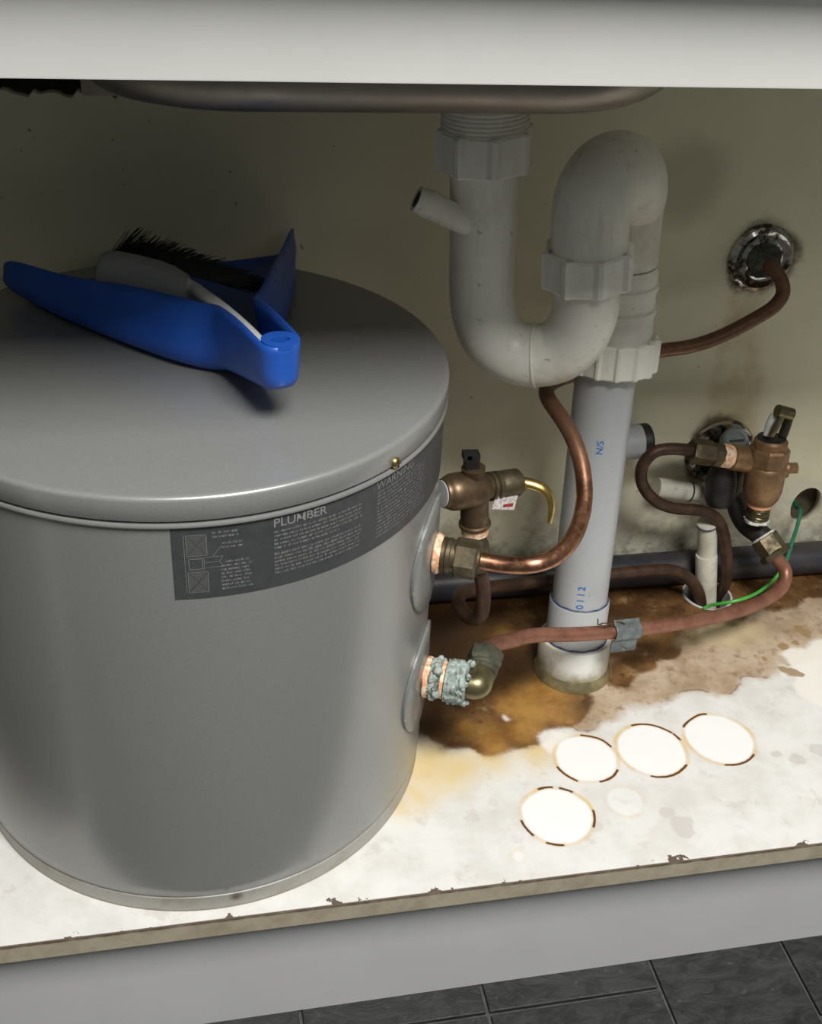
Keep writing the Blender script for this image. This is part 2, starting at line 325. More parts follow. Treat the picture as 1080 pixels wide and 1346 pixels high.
    ck = n.blobs([(*(0.7661,0.2190), 0.0060), (*(0.7590,0.2223), 0.0040), (*(0.7736,0.2131), 0.0030), (*(0.7768,0.2575), 0.0060), (*(0.7926,0.2619), 0.0040), (*(0.8138,0.2763), 0.0060), (*(0.8091,0.2849), 0.0050), (*(0.7464,0.2412), 0.0030)], w2); c = n.mix(n.ramp(ck, -.001, .001, 0.0, .85), c, (.30, .19, .08))
    gy = n.blobs([(*(0.5662,0.0375), 0.0080), (*(0.5662,0.0289), 0.0060), (*(0.5596,0.0535), 0.0060), (*(0.7108,0.0984), 0.0080), (*(0.7375,0.1079), 0.0080), (*(0.6938,0.1088), 0.0050), (*(0.5755,0.0423), 0.0040)], w2); c = n.mix(n.ramp(gy, -.001, .001, 0.0, .55), c, (.52, .48, .46))
    # four rusty tin rings and two faint ones: centre, radius, strength, rusty arcs (direction, cosine of half width)
    for k, (a, b, r, st, arcs) in enumerate([(0.4591, 0.0644, 0.0335, 1, [(-0.9553, -0.2956, 0.9594), (-0.3401, -0.9404, 0.9735), (-0.0418, 0.9991, 0.9766), (0.5203, 0.8540, 0.9833), (0.9659, -0.2587, 0.9528)]),
            (0.5074, 0.1277, 0.0310, 1, [(0.6210, 0.7838, 0.8650), (-0.8316, -0.5554, 0.9179), (0.5100, -0.8602, 0.9079)]),
            (0.5739, 0.1295, 0.0345, 1, [(0.3644, 0.9312, 0.8306), (0.9118, 0.4107, 0.9911), (0.2356, -0.9719, 0.8083)]),
            (0.6462, 0.1349, 0.0345, 1, [(-0.4419, 0.8971, 0.8743), (0.2677, -0.9635, 0.8588)]),
            (0.5258, 0.0719, 0.0185, 0.35, []),
            (0.4126, 0.0262, 0.0070, 0.3, [])]):
        wr = n.warp(30, .005, 7 + k); q = n.comb(*n.sep(wr)[:2], 0.0); d = n.vm('DISTANCE', q, (a, b, 0)); e = n.math('SUBTRACT', d, r)
        c = n.mix(n.ramp(e, -.004, -.001, .85 * st, 0.0), c, (.865, .865, .855))
        halo = n.math('MULTIPLY', n.ramp(n.math('ABSOLUTE', e), .0004, .0032, .85, 0.0), n.ramp(n.noise(34, 3, .5, co=n.vm('ADD', n.tc, (k * 3, 1, 0))), .33, .66, .15, 1.0))
        c = n.mix(n.math('MULTIPLY', halo, st), c, (.72, .50, .19))
        if arcs:
            u = n.vm('NORMALIZE', n.vm('SUBTRACT', q, (a, b, 0)), (0, 0, 0)); m = None
            for (ux, uy, ch) in arcs:
                f = n.ramp(n.vm('DOT_PRODUCT', u, (ux, uy, 0)), ch - .012, ch + .004); m = f if m is None else n.math('MAXIMUM', m, f)
            c = n.mix(n.math('MULTIPLY', m, n.ramp(n.math('ABSOLUTE', e), .0007, .0017, 1.0, 0.0)), c, (.12, .045, .010))
    # worn chips along the front edge
    ed = n.math('ADD', x[1], n.math('MULTIPLY', n.ramp(n.noise(34, 4, .7), .55, .66), -.007)); c = n.mix(n.ramp(ed, .0004, .0014, .95, 0.0), c, (.09, .06, .04))
    n.col(c)
    n.rgh(n.ramp(n.math('MAXIMUM', dk, og), -.01, .02, .45, .22)); n.bump(n.math('ADD', n.math('MULTIPLY', fine, n.ramp(n.math('MAXIMUM', ta, wb), -.02, .02, .1, 1.0)), n.math('MULTIPLY', n.ramp(wb, -.004, .004), -.5)), .45, .0018); return n.m
def mat_edge():
    n = N('worn_beige_edging', .5); f = n.ramp(n.noise(35, 5, .7), .4, .7); c = n.mix(f, (.46, .41, .31), (.36, .31, .22)); z = n.sep()[2]
    c = n.mix(n.ramp(n.math('ADD', z, n.math('MULTIPLY', n.noise(50, 4), .004)), -.001, .002), c, (.08, .055, .035)); n.col(c); return n.m
def mat_slate():
    n = N('dark_slate_tile', .48, 0, .5); st = n.vm('MULTIPLY', n.tc, (1, 2.2, 1)); f = n.noise(26, 7, .7, co=st, dist=1.2)
    c = n.mix(n.ramp(f, .35, .7), (.010, .0105, .0105), (.033, .034, .032)); c = n.mix(n.ramp(n.noise(90, 4, .7), .6, .75, 0, .5), c, (.10, .10, .098)); n.col(c)
    n.bump(f, .5, .003); n.rgh(n.ramp(f, .3, .7, .4, .6)); return n.m
M_white = plain('white_cabinet_paint', (.76, .76, .735), (.73, .73, .705), 6, .42)
M_kick = plain('pale_grey_kickboard', (.58, .58, .59), (.555, .555, .565), 10, .42)
M_shelf = mat_shelf(); M_edge = mat_edge(); M_slate = mat_slate(); M_wall = mat_wall()
M_grout = plain('grout', (.045, .045, .043), (.08, .08, .075), 60, .8)
M_earth = plain('brown_plaster', (.16, .135, .09), (.10, .08, .05), 60, .9, bump=.3)
M_cavity = plain('dark_cavity', (.05, .045, .04), (.03, .028, .025), 20, .9)

# ------------------------------------------------------------------ setting: walls and floor
def struct(o): o['kind'] = 'structure'; return o
WY = 0.413; ZF = -.168; XL, XR = -.16, 1.12; ZT = .72
top = [(XL - .02, .536), (-.08, .5355)]
for i in range(40):
    xx = -.06 + i * .005; top.append((xx, .534 - .004 * math.sin(i * 1.7) * random.random() - (.004 if i % 7 == 0 else 0)))
top += [(.16, .70), (XR + .02, .70)]
HX, HZ = (0.8640,0.4135,0.0767)[0], (0.8640,0.4135,0.0767)[2]
bm = sheet([(XL - .02, ZF), (XR + .02, ZF)] + top[::-1], [[(HX + (a - HX) * 1.02, HZ + (b - HZ) * 1.28) for a, b in circle(HX, HZ, .019)]], .012, lambda a, b, c: (a, WY + .006 - c, b))
wall = struct(obj('wall_back', bm, M_wall, smooth=False))
bm = bmesh.new(); lathe(bm, frame((HX, WY + .026, HZ), (0, 1, 0)), [(.032, 0), (.032, .004)]); lathe(bm, frame((HX, WY + .0122, HZ), (0, 1, 0)), [(.0255, 0), (.0255, .016)], 40, (False, False)); obj('hole_backing', bm, M_earth, wall)
bm = bmesh.new(); lathe(bm, frame((HX - .007, WY + .0255, HZ - .002), (0, -1, 0)), [(.0050, 0), (.0046, .0012)], 20); obj('cable_hole', bm, M_gap, wall)
bm = bmesh.new(); box(bm, (XL - .1, .62, ZF), (XR + .1, .64, 1.0)); struct(obj('wall_rear', bm, M_cavity, smooth=False))
bm = bmesh.new(); box(bm, (-1.6, -2.4, ZF - .03), (2.4, .62, ZF - .004)); floor = struct(obj('floor', bm, M_grout, smooth=False))
xs = [-.445, -.278, -.111, .058, .225, .393, .5595, .6965, .86, 1.03, 1.2]
for i in range(len(xs) - 1):
    y1 = .12; off = [-.010, -.085, -.06, -.11][(i + 3) % 4] if i != 4 else -.010
    cuts = [y1, off] + [off - .165 * k for k in range(1, 5)]
    for j in range(len(cuts) - 1):
        bm = bmesh.new(); box(bm, (xs[i] + .0018, cuts[j + 1] + .0018, ZF - .006), (xs[i + 1] - .0018, cuts[j] - .0018, ZF), .0012); obj('tile', bm, M_slate, floor, smooth=False)

# ------------------------------------------------------------------ sink cabinet
cab = thing('sink_cabinet', 'white sink base cabinet with open front, stained bottom panel and grey plinth', 'cabinet', (.45, .2, ZF))
hole = (0.7300,0.3559,0.0000)
bm = sheet([(XL, 0), (XR, 0), (XR, WY - .0005), (XL, WY - .0005)], [circle(hole[0], hole[1], .0285)], .0184, lambda a, b, c: (a, b, c - .0092))
obj('bottom_panel', bm, M_shelf, cab, smooth=False).data
bm = bmesh.new(); box(bm, (XL, -.0009, -.0184), (XR, 0, -.0004)); obj('edge_strip', bm, M_edge, cab, smooth=False)
bm = bmesh.new(); box(bm, (XL, .02, ZF), (XR, .036, -.0186)); obj('kickboard', bm, M_kick, cab, smooth=False)
bm = bmesh.new(); box(bm, (XL, -.008, .637), (XR, .008, ZT - .002), .0012); obj('front_rail', bm, M_white, cab)
bm = bmesh.new(); box(bm, (XL, -.017, -.016), (-.012, -.0015, .6365), .001); obj('unseen_shade_panel', bm, M_white, cab)  # unseen panel added to keep ambient light off the left interior
for a, b in ((XL - .016, XL), (XR, XR + .016)):
    bm = bmesh.new(); box(bm, (a, 0, ZF), (b, WY - .001, ZT - .002)); obj('side_panel', bm, M_white, cab, smooth=False)
bm = sheet([(XL - .1, -.0535), (XR + .1, -.0535), (XR + .1, .6), (XL - .1, .6)], [[(q.x, q.y) for q in rrect(.087, .496, .066, .379, .107, 0)]], .036, lambda a, b, c: (a, b, ZT + .018 + c))
tag(obj('worktop', bm, M_white, smooth=False), 'white worktop overhanging the front rail of the sink cabinet', 'worktop')

# ------------------------------------------------------------------ sink
sink = thing('sink', 'brushed stainless steel sink bowl showing below the white front rail', 'sink', (.29, .22, .5985))
bm = bmesh.new(); X0, X1, Y0, Y1, ZB = .091, .492, .070, .375, .5985
rings = [rrect(X0 - .02, X1 + .02, Y0 - .012, Y1 + .012, .10, ZT + .0365), rrect(X0, X1, Y0, Y1, .105, ZT + .034)]
rings += [rrect(X0, X1, Y0, Y1, .105, ZB + .05)]
for k in range(9):
    a = math.pi / 2 * k / 8; ins = .032 * (1 - math.cos(a)); rings.append(rrect(X0 + ins, X1 - ins, Y0 + ins, Y1 - ins, .105 - ins * .8, ZB + .032 * (1 - math.sin(a))))
loft(bm, rings, True, (False, True)); o = obj('bowl', bm, M_steel, sink, sharp=60)
sm = o.modifiers.new('thickness', 'SOLIDIFY'); sm.thickness = .0012; sm.offset = -1
bm = bmesh.new(); cl = (0.1217,0.1600,0.5911); box(bm, (cl[0] - .012, Y0 + .05, .600), (cl[0] + .010, Y0 + .062, .66), .002); obj('clip', bm, M_steel, sink)

# ------------------------------------------------------------------ water heater
TC = V((.1571, .2093)); TR = .2; TH = .3926
heater = thing('water_heater', 'squat grey cylindrical water heater with dark instruction label under its lid', 'water heater', (TC.x, TC.y, 0))
T = Matrix.Translation((TC.x, TC.y, 0))
bm = bmesh.new(); lathe(bm, T, [(.1985, .0175), (.1999, .0195), (.2, .03), (.2, .366), (.2002, .3692), (.2020, .3702), (.2026, .3716), (.2018, .3732), (.196, .3736)], 160); obj('body', bm, M_tank, heater, sharp=50)
bm = bmesh.new(); lathe(bm, T, [(.1975, 0), (.1992, .001), (.1995, .0165), (.198, .0176)], 160); bb = obj('base_band', bm, M_band, heater); bb['label'] = 'grimy base band'
bm = bmesh.new(); lathe(bm, T, [(.195, .3739), (.195, .3755), (.2014, .3755), (.2018, .3762), (.2018, .3893), (.2014, .3908), (.2004, .3920), (.1988, .3925), (.197, TH), (.15, TH + .0008), (.05, TH + .001)], 160); lid = obj('lid', bm, M_tank, heater, sharp=50)
def onc(adeg, z, r=.0): a = math.radians(adeg); return V((TC.x + (TR + r) * math.cos(a), TC.y + (TR + r) * math.sin(a), z))
sa, sz = (-47.28,0.3782)
d = V((math.cos(math.radians(sa)), math.sin(math.radians(sa)), 0)); Ms = frame(onc(sa, .3776, .0016), d)
bm = bmesh.new(); lathe(bm, Ms, [(.0038, 0), (.0040, .001), (.0034, .0022), (.0020, .0030), (.0004, .0033)], 24); sc = obj('screw', bm, M_brass_bright, lid); sc['label'] = 'brass screw head'
bm = bmesh.new(); box(bm, (-.0028, -.0004, .0028), (.0028, .0004, .0036)); box(bm, (-.0004, -.0028, .0028), (.0004, .0028, .0036))
for v in bm.verts: v.co = Ms @ v.co
obj('screw_slot', bm, M_gap, lid, smooth=False)
# instruction label wrapped round the body
def patch(bm, a0, a1, z0, z1, r, n=None):
    n = n or max(1, int(abs(a1 - a0) / 1.5)); prev = None
    for i in range(n + 1):
        a = a0 + (a1 - a0) * i / n; cur = (bm.verts.new(onc(a, z0, r)), bm.verts.new(onc(a, z1, r)))
        if prev: bm.faces.new((prev[0], cur[0], cur[1], prev[1]))
        prev = cur
LA = -93.8
bm = bmesh.new(); patch(bm, LA, -3, .3145, .3688, .0004)
for v in bm.verts:
    pass
r_ = bmesh.ops.extrude_face_region(bm, geom=bm.faces[:])
for v in [g for g in r_['geom'] if isinstance(g, bmesh.types.BMVert)]:
    q = V((v.co.x - TC.x, v.co.y - TC.y)); q *= (TR + .0001) / q.length; v.co.x, v.co.y = TC.x + q.x, TC.y + q.y
lab = obj('label_sheet', bm, M_label, heater)
def oncyl(a0, z0): return lambda x, y: onc(a0 + math.degrees(x / TR), z0 + y, .0007)
hb = lettering('PLUMBER', .0092, oncyl(-75.4, .3618), .00012, 1.0); w_ = 0
obj('printed_heading', hb, M_print_bold, lab, smooth=False)
hb = lettering('WARNING', .0088, oncyl(-52.2, .3622), .0001, 1.03); obj('printed_heading', hb, M_print, lab, smooth=False)
bm = bmesh.new()
def greek(a0, a1, z, h, ragged=0.0):
    'one line of print too small to read: words of little upright strokes'
    a = a0; end = a1 - random.random() * ragged
    while a < end:
        wl = random.uniform(.5, 2.2); b = min(a + wl, end); q = a
        while q < b - .05:
            st = random.uniform(.08, .16); hh = h * random.choice((.55, .62, .62, .62, .9)); patch(bm, q, min(q + st, b), z, z + hh, .0007, 1)
            patch(bm, q, min(q + .27, b), z + random.choice((0, .24, .5)) * h, z + random.choice((.6, .62)) * h * .98, .00069, 1) if random.random() < .55 else None
            q += .24
        a = b + .32
for k in range(5): greek(-75.2, -55.6, .3572 - k * .0031, .0025, 1.0 if k < 4 else 10)
for k in range(6): greek(-75.2, -55.6, .3400 - k * .0030, .0025, 1.0 if k < 5 else 2)
for k in range(13): greek(-51.8, -33.0, .3590 - k * .0030, .0023, 2 if k % 5 else 7)
for (u, z, b, nl) in ((-86.6, .3640, -81.6, 2), (-84.9, .3555, -80.8, 2)):
    for k in range(nl): greek(u, b, z - k * .0031, .0024, .4)
for k in range(8): greek(-85.2 + (.8 if k == 0 else 0), -79.4, .3410 - k * .0030, .0024, 1.2 if k else 3)
o = obj('printed_text', bm, M_print, lab, smooth=False); o['kind'] = 'stuff'
bm = bmesh.new()
def seg(a0, z0, a1, z1, t=.0004):
    p0, p1 = onc(a0, z0, .0007), onc(a1, z1, .0007); n_ = V((math.cos(math.radians(a0)), math.sin(math.radians(a0)), 0)); s_ = (p1 - p0).cross(n_).normalized() * t * .5
    bm.faces.new([bm.verts.new(q) for q in (p0 - s_, p1 - s_, p1 + s_, p0 + s_)])
for (a0, a1, z0, z1) in ((-91.2, -87.6, .3480, .3640), (-91.2, -87.6, .3195, .3355)):
    for p0, p1 in (((a0, z0), (a1, z0)), ((a1, z0), (a1, z1)), ((a1, z1), (a0, z1)), ((a0, z1), (a0, z0))): seg(*p0, *p1)
    m = 9
    for k in range(1, m):
        f = k / m; seg(a0 + (a1 - a0) * f, z0, a0, z0 + (z1 - z0) * f, .00022); seg(a0 + (a1 - a0) * f, z1, a1, z0 + (z1 - z0) * f, .00022)
        seg(a0 + (a1 - a0) * f, z0, a1, z0 + (z1 - z0) * (1 - f), .00022); seg(a0, z0 + (z1 - z0) * f, a0 + (a1 - a0) * (1 - f), z1, .00022)
for q in ((-91.6, .3195, -91.6, .3640), (-88.2, .337, -88.2, .3465), (-91.2, .3465, -88.2, .3465), (-91.2, .337, -88.2, .337), (-88.0, .3465, -84.8, .3465), (-88.0, .3385, -84.8, .3385), (-84.8, .3385, -85.4, .3425), (-85.4, .3425, -84.8, .3465), (-86.6, .347, -85.0, .3545), (-88.0, .3425, -85.4, .3425)): seg(*q)
for q in ((-90.9, .3380, -88.5, .3380), (-90.9, .3457, -88.5, .3457), (-88.5, .338, -88.5, .3457), (-90.9, .338, -90.9, .3457)): seg(*q, .0005)
obj('printed_diagram', bm, M_print, lab, smooth=False)
# two collar plates where the fittings leave the body
FA = -23.0; FD = V((math.cos(math.radians(FA)), math.sin(math.radians(FA)), 0)); F1Z, F2Z = .250, .120
for fz in (F1Z, F2Z):
    bm = bmesh.new(); rings = []
    for r, e in ((.0485, .0002), (.0485, .0022), (.0472, .0030), (.030, .0034), (.016, .0038)):
        rings.append([onc(FA + math.degrees(r * math.cos(2 * math.pi * i / 48) / TR), fz + r * math.sin(2 * math.pi * i / 48), e) for i in range(48)])
    loft(bm, rings, True, (False, False)); obj('collar_plate', bm, M_flange, heater)
def rad(r, z): return V((TC.x, TC.y, z)) + FD * r

# ------------------------------------------------------------------ dustpan and brush on the lid
DO = V((.2225, .083, TH + .0030)); DA = V((-.285, .9585, 0)).normalized(); DW = V((-DA.y, DA.x, 0))     # DW points left
st = [(-.0002, .0, .036, .0595), (.0012, .0062, .0325, .0600), (.005, .0100, .0295, .0603), (.010, .0118, .0275, .0605), (.03, .0120, .0225, .0608), (.055, .0124, .0155, .0600), (.078, .0135, .0100, .0575), (.092, .0165, .0050, .0540), (.100, .0235, .0015, .0515), (.111, .0345, .0006, .0505), (.125, .0440, .0003, .0500), (.145, .0560, 0, .0495), (.175, .0725, 0, .0450), (.206, .0880, 0, .0385), (.235, .1010, .0004, .0350), (.258, .1105, .001, .0340), (.274, .1175, .002, .0335), (.284, .1215, .003, .0315), (.289, .1230, .006, .0270)]
def pan_pt(d, w, z): return DO + DA * d + DW * w + V((0, 0, z))
pan = thing('dustpan', 'bright blue plastic dustpan lying on the grey heater lid', 'dustpan', DO + DA * .2)
bm = bmesh.new(); rings = []
for (d, w, zb, zt) in st:
    h = zt - zb; k_ = min(max((d - .085) / .02, 0), 1); k2 = min(max((.29 - d) / .08, 0), 1); fl = (-.012 * k_ * k2 + .0006) if w else 0; b = max(w - (.0035 + .006 * k_), w * .5)
    pr = [(w + fl, zt), (w + fl * .7, zb + h * .66), (w + .003 * k_, zb + h * .36), (w + .002 * k_ - (w - b) * .2, zb + h * .12), (b, zb), (b * .5, zb), (0, zb)]
    rings.append([pan_pt(d, a, z) for a, z in pr] + [pan_pt(d, -a, z) for a, z in pr[-2::-1]])
loft(bm, rings, False, (False, False)); bmesh.ops.remove_doubles(bm, verts=bm.verts, dist=2e-5); o = obj('pan', bm, M_blue, pan, sharp=70)
sm = o.modifiers.new('round', 'SUBSURF'); sm.levels = sm.render_levels = 1
sm = o.modifiers.new('thickness', 'SOLIDIFY'); sm.thickness = .0022; sm.offset = 1
bm = bmesh.new()          # hanging loop: bridge with an oval hole over the end of the handle
loop = [(.0122 * math.cos(a), .0105 + .0115 * math.sin(a)) for a in [2 * math.pi * i / 40 for i in range(40)]]
hol = [(.0066 * math.cos(a), .0088 + .0040 * math.sin(a)) for a in [2 * math.pi * i / 24 for i in range(24)]]
bm = sheet(loop, [hol], .0036, lambda a, b, c: pan_pt(b - .0012, a, .0596 + c)); obj('hanging_loop', bm, M_blue, pan)
brush = thing('hand_brush', 'grey hand brush with black bristles tucked inside the blue dustpan', 'brush', pan_pt(.17, .03, .002))
h0, h1 = V((0.1597,0.2307,0.4480)) - V((0, 0, .0150)), V((0.0922,0.2685,0.4450)) - V((0, 0, .0140)) + V((.006, .004, 0))
ax = (h1 - h0).normalized(); sd = V((0, 0, 1)).cross(ax).normalized(); sd = sd if sd.y < 0 else -sd   # sd faces the camera
upv = (V((0, 0, 1)) * .9 - sd * .25).normalized()
bm = bmesh.new(); rings = []
L_ = (h1 - h0).length
for f, hh, tt in ((-.22, .003, .004), (-.12, .006, .005), (-.02, .0125, .007), (.16, .0165, .009), (.35, .0185, .0095), (.6, .0195, .0095), (.85, .0195, .009), (.97, .0185, .0085), (1.0, .0165, .006)):
    c_ = h0 + ax * f * L_; rings.append([c_ + upv * (hh * a) + sd * (tt * b) for a, b in ((1, -.6), (1, .3), (.8, .75), (.3, 1), (-.5, 1), (-1, .8), (-1, -.6), (-.3, -1), (.5, -1))])
loft(bm, rings); o = obj('head', bm, M_brush_grey, brush, sharp=40)
bm = bmesh.new()
tube(bm, [h0 + ax * .012 + upv * .0105, h0 - ax * .008 + upv * .0060, (0.1720,0.2045,0.4440), (0.1849,0.1761,0.4450), (0.2010,0.1379,0.4440), (0.2138,0.1123,0.4390)], lambda f: .0050 - .0008 * f, 12, 6, flat=.7); o = obj('handle', bm, M_brush_white, brush); o['label'] = 'pale handle'
bm = bmesh.new()
for i in range(520):
    f = random.uniform(-.3, 1.0); s_ = random.uniform(-.8, .1); b0 = h0 + ax * f * L_ + upv * .012 + sd * s_ * .009 - sd * .004
    tip = b0 - sd * random.uniform(.030, .044) + V((0, 0, -.010 + .018 * f + random.uniform(-.006, .006))) + ax * random.uniform(-.007, .007) - ax * .02 * (1 - f)
    n_ = ax * .0006; bm.faces.new([bm.verts.new(q) for q in (b0 - n_, b0 + n_, tip + n_ * .5, tip - n_ * .5)]); n_ = upv * .0006; bm.faces.new([bm.verts.new(q) for q in (b0 - n_, b0 + n_, tip + n_ * .5, tip - n_ * .5)])
o = obj('bristles', bm, M_bristle, brush, smooth=False); o['kind'] = 'stuff'

# ------------------------------------------------------------------ sink trap (white plastic)
trap = thing('sink_trap', 'aged white plastic S-bend trap hanging under the sink', 'pipe trap', (0.4029,0.2650,0.4032))
A0, A1 = V((0.3933,0.2650,0.5338)), V((0.4029,0.2650,0.4032)); AD = (A0 - A1).normalized()
zt_ = .5972; At = A1 + AD * ((zt_ - A1.z) / AD.z)
bm = bmesh.new(); Mt = frame(At, -AD); prof = [(.036, 0), (.036, .004)]
ln = (At - A0).length + .01
for k in range(int(ln / .0032)): h = .004 + k * .0032; prof += [(.0325, h), (.0338, h + .0008), (.0338, h + .0016), (.0325, h + .0024)]
lathe(bm, Mt, prof, 48); obj('threaded_tail', bm, M_pvc, trap)
def nut(c, ax_, r, h, n, mat, rib=False):
    bm = bmesh.new(); M = frame(c, ax_); seg = n * 8; rings = []
    for k, hh in ((.965, -h / 2), (1, -h / 2 + .0015), (1, h / 2 - .002), (.96, h / 2), (.86, h / 2), (.86, h / 2 - .004)):
        ring = []
        for i in range(seg):
            a = 2 * math.pi * i / seg; u = (i % 8) / 8; fl = math.cos(math.pi / n) / math.cos((u - .5) * 2 * math.pi / n)
            rr = r * k * (1 - .75 * (1 - fl)) + (.0024 if i % 8 in (0, 7) else 0)
            ring.append(M @ V((rr * math.cos(a), rr * math.sin(a), hh)))
        rings.append(ring)
    loft(bm, rings, True, (True, True)); return obj('nut', bm, mat, trap, sharp=28)
nut(A0 + AD * -.002, AD, .0365, .031, 8, M_pvc_nut)
leg2t, leg2 = V((0.4728,0.2250,0.4689)), V((0.4772,0.2250,0.4310))
bm = bmesh.new()
tube(bm, [A0 + AD * -.012, (0.3982,0.2650,0.4681), (0.4017,0.2650,0.4166), (0.4053,0.2640,0.3954), (0.4140,0.2600,0.3763), (0.4295,0.2540,0.3653), (0.4481,0.2460,0.3641), (0.4661,0.2380,0.3721), (0.4765,0.2310,0.3908), (0.4789,0.2260,0.4130), (0.4772,0.2250,0.4310), (0.4759,0.2250,0.4438)], .0268, 40, 8); obj('u_bend', bm, M_pvc, trap)
bm = bmesh.new()
sm0 = V((0.4481,0.2460,0.3641)); sdir = (V((0.4661,0.2380,0.3721)) - V((0.4295,0.2540,0.3653))).normalized(); lathe(bm, frame(sm0 - sdir * .001, sdir), [(.0266, 0), (.0277, .0004), (.0277, .0018), (.0266, .0022)], 48); obj('mould_seam', bm, M_pvc, trap)
bm = bmesh.new(); s0, s1 = V((0.3728,0.2540,0.4807)), V((0.3403,0.2560,0.4953)); sdv = (s1 - s0).normalized()
lathe(bm, frame(s0 - sdv * .012, sdv), [(.0105, 0), (.0105, .028), (.0112, .0375), (.0112, .036), (.0098, (s1 - s0).length + .012), (.0072, (s1 - s0).length + .012), (.0072, (s1 - s0).length)], 28); sp_ = obj('spigot', bm, M_pvc, trap)
bm = bmesh.new(); lathe(bm, frame(s1 - sdv * .0012, sdv), [(.0070, 0), (.0070, .0006)], 24); obj('spigot_bore', bm, M_gap, sp_)
L2 = (leg2t - leg2).normalized(); nut(V((0.4749,0.2250,0.4508)), L2, .0355, .030, 8, M_pvc_nut)
L3a, L3b = V((0.5296,0.2920,0.4768)), V((0.5384,0.2920,0.3703))
bm = bmesh.new(); tube(bm, [(0.4751,0.2250,0.4533), (0.4723,0.2250,0.4811), (0.4725,0.2280,0.5027), (0.4817,0.2370,0.5152), (0.4984,0.2520,0.5177), (0.5171,0.2720,0.5069), (0.5275,0.2860,0.4883), L3a, (0.5340,0.2920,0.4269)], lambda f: .0302 if f < .5 else .0302 - (f - .5) * .003, 40, 8, smoothn=4); obj('swan_neck', bm, M_pvc, trap)
bm = bmesh.new(); D3 = (L3b - V((0.5340,0.2920,0.4269))).normalized(); q0 = V((0.5341,0.2920,0.4221)); ln = (L3b - q0).length
lathe(bm, frame(q0, D3), [(.0290, -.004), (.0296, 0), (.0306, .004), (.0302, ln * .22), (.0318, ln * .24), (.0318, ln * .34), (.0302, ln * .36), (.0302, ln * .64), (.0318, ln * .66), (.0318, ln * .76), (.0302, ln * .78), (.0310, ln + .02)], 48); obj('socket', bm, M_pvc_nut, trap)
WP0, WP1 = V((.5335, .254, 0)), V((0.5322,0.2880,0.3239)); WD = (WP1 - WP0).normalized()
nn = nut(V((0.5361,0.2880,0.3449)), WD, .0385, .031, 14, M_pvc_nut)

# ------------------------------------------------------------------ waste pipe below the trap
waste = thing('waste_pipe', 'pale grey plastic waste pipe standing on the stained panel, blue print on its side', 'pipe', WP0)
WL = (WP1 - WP0).length
bm = bmesh.new(); lathe(bm, frame(WP0, WD), [(.0275, .0006), (.0275, WL + .004)], 64); obj('pipe', bm, M_pvc_grey, waste)
def atpipe(h): return WP0 + WD * h
bm = bmesh.new(); lathe(bm, frame(WP0, WD), [(.0303, .02), (.0303, .0840), (.0296, .0862), (.0278, .0862)], 64); obj('coupling', bm, M_pvc_grey, waste)
bm = bmesh.new(); lathe(bm, frame(WP0, WD), [(.0368, .0008), (.0368, .0385), (.0358, .0405), (.0308, .0405)], 64); obj('foot_socket', bm, M_pipe_foot, waste)
bm = bmesh.new(); lathe(bm, frame((WP0.x, WP0.y, 0), (0, 0, 1)), [(.0405, .0004), (.0402, .003), (.0385, .007), (.0372, .011)], 64, jit=.006); obj('glue_ring', bm, M_glue, waste)
for r, h in ((.0279, .0870), (.0308, .0413)):
    bm = bmesh.new(); Mx = frame(WP0, WD); rings = []
    for hh, rr in ((h - .001, r + .0001), (h - .0002, r + .0014), (h + .0008, r + .0003)):
        rings.append([Mx @ V((rr * math.cos(2 * math.pi * i / 64), rr * math.sin(2 * math.pi * i / 64), hh + .0004 * math.sin(i * 1.3))) for i in range(64)])
    loft(bm, rings, True, (False, False)); obj('primer_line', bm, M_ink_dark, waste)
Mp = frame(WP0, WD, (1, 0, 0))
def onpipe(s0, a0): return lambda x, y: Mp @ V((.0277 * math.cos(math.radians(a0) - y / .0277), .0277 * math.sin(math.radians(a0) - y / .0277), s0 + x))
obj('printed_mark', lettering('N/S', .0088, onpipe(.2560, -101), .0001, 1.05), M_ink, waste, smooth=False)
obj('printed_mark', lettering('0 1 1 2', .0098, onpipe(.0895, -103), .00022, .92), M_ink, waste, smooth=False)

# ------------------------------------------------------------------ hot pipe: tank -> behind the trap -> wall
def fitting(parent, z, corroded):
    bm = bmesh.new(); M = frame(rad(TR, z), FD); lathe(bm, M, [(.0155 + .0015 * corroded, .0034), (.0165 + .0015 * corroded, .0045), (.0160 + .0015 * corroded, .0075), (.0145 + .0015 * corroded, .0095)], 32, jit=.05); obj('washer', bm, M_seal, parent)
hot = thing('hot_water_pipe', 'shiny copper pipe looping from upper heater outlet behind the trap to the wall', 'pipe', rad(.24, F1Z))
fitting(hot, F1Z, False)
M = frame(rad(TR, F1Z), FD)
bm = bmesh.new(); lathe(bm, M, [(.0125, .008), (.0145, .0095), (.0145, .012), (.0136, .0128), (.0146, .0138), (.0146, .0165), (.0136, .0172), (.0136, .0215)], 32); obj('adaptor', bm, M_brass_dull, hot)
bm = bmesh.new(); prism(bm, M, 6, .0140, .0195, .0385, .1, .4); lathe(bm, M, [(.0115, .0380), (.0112, .0400), (.0085, .0410)], 32); obj('compression_nut', bm, M_brass_dull, hot)
bm = bmesh.new()
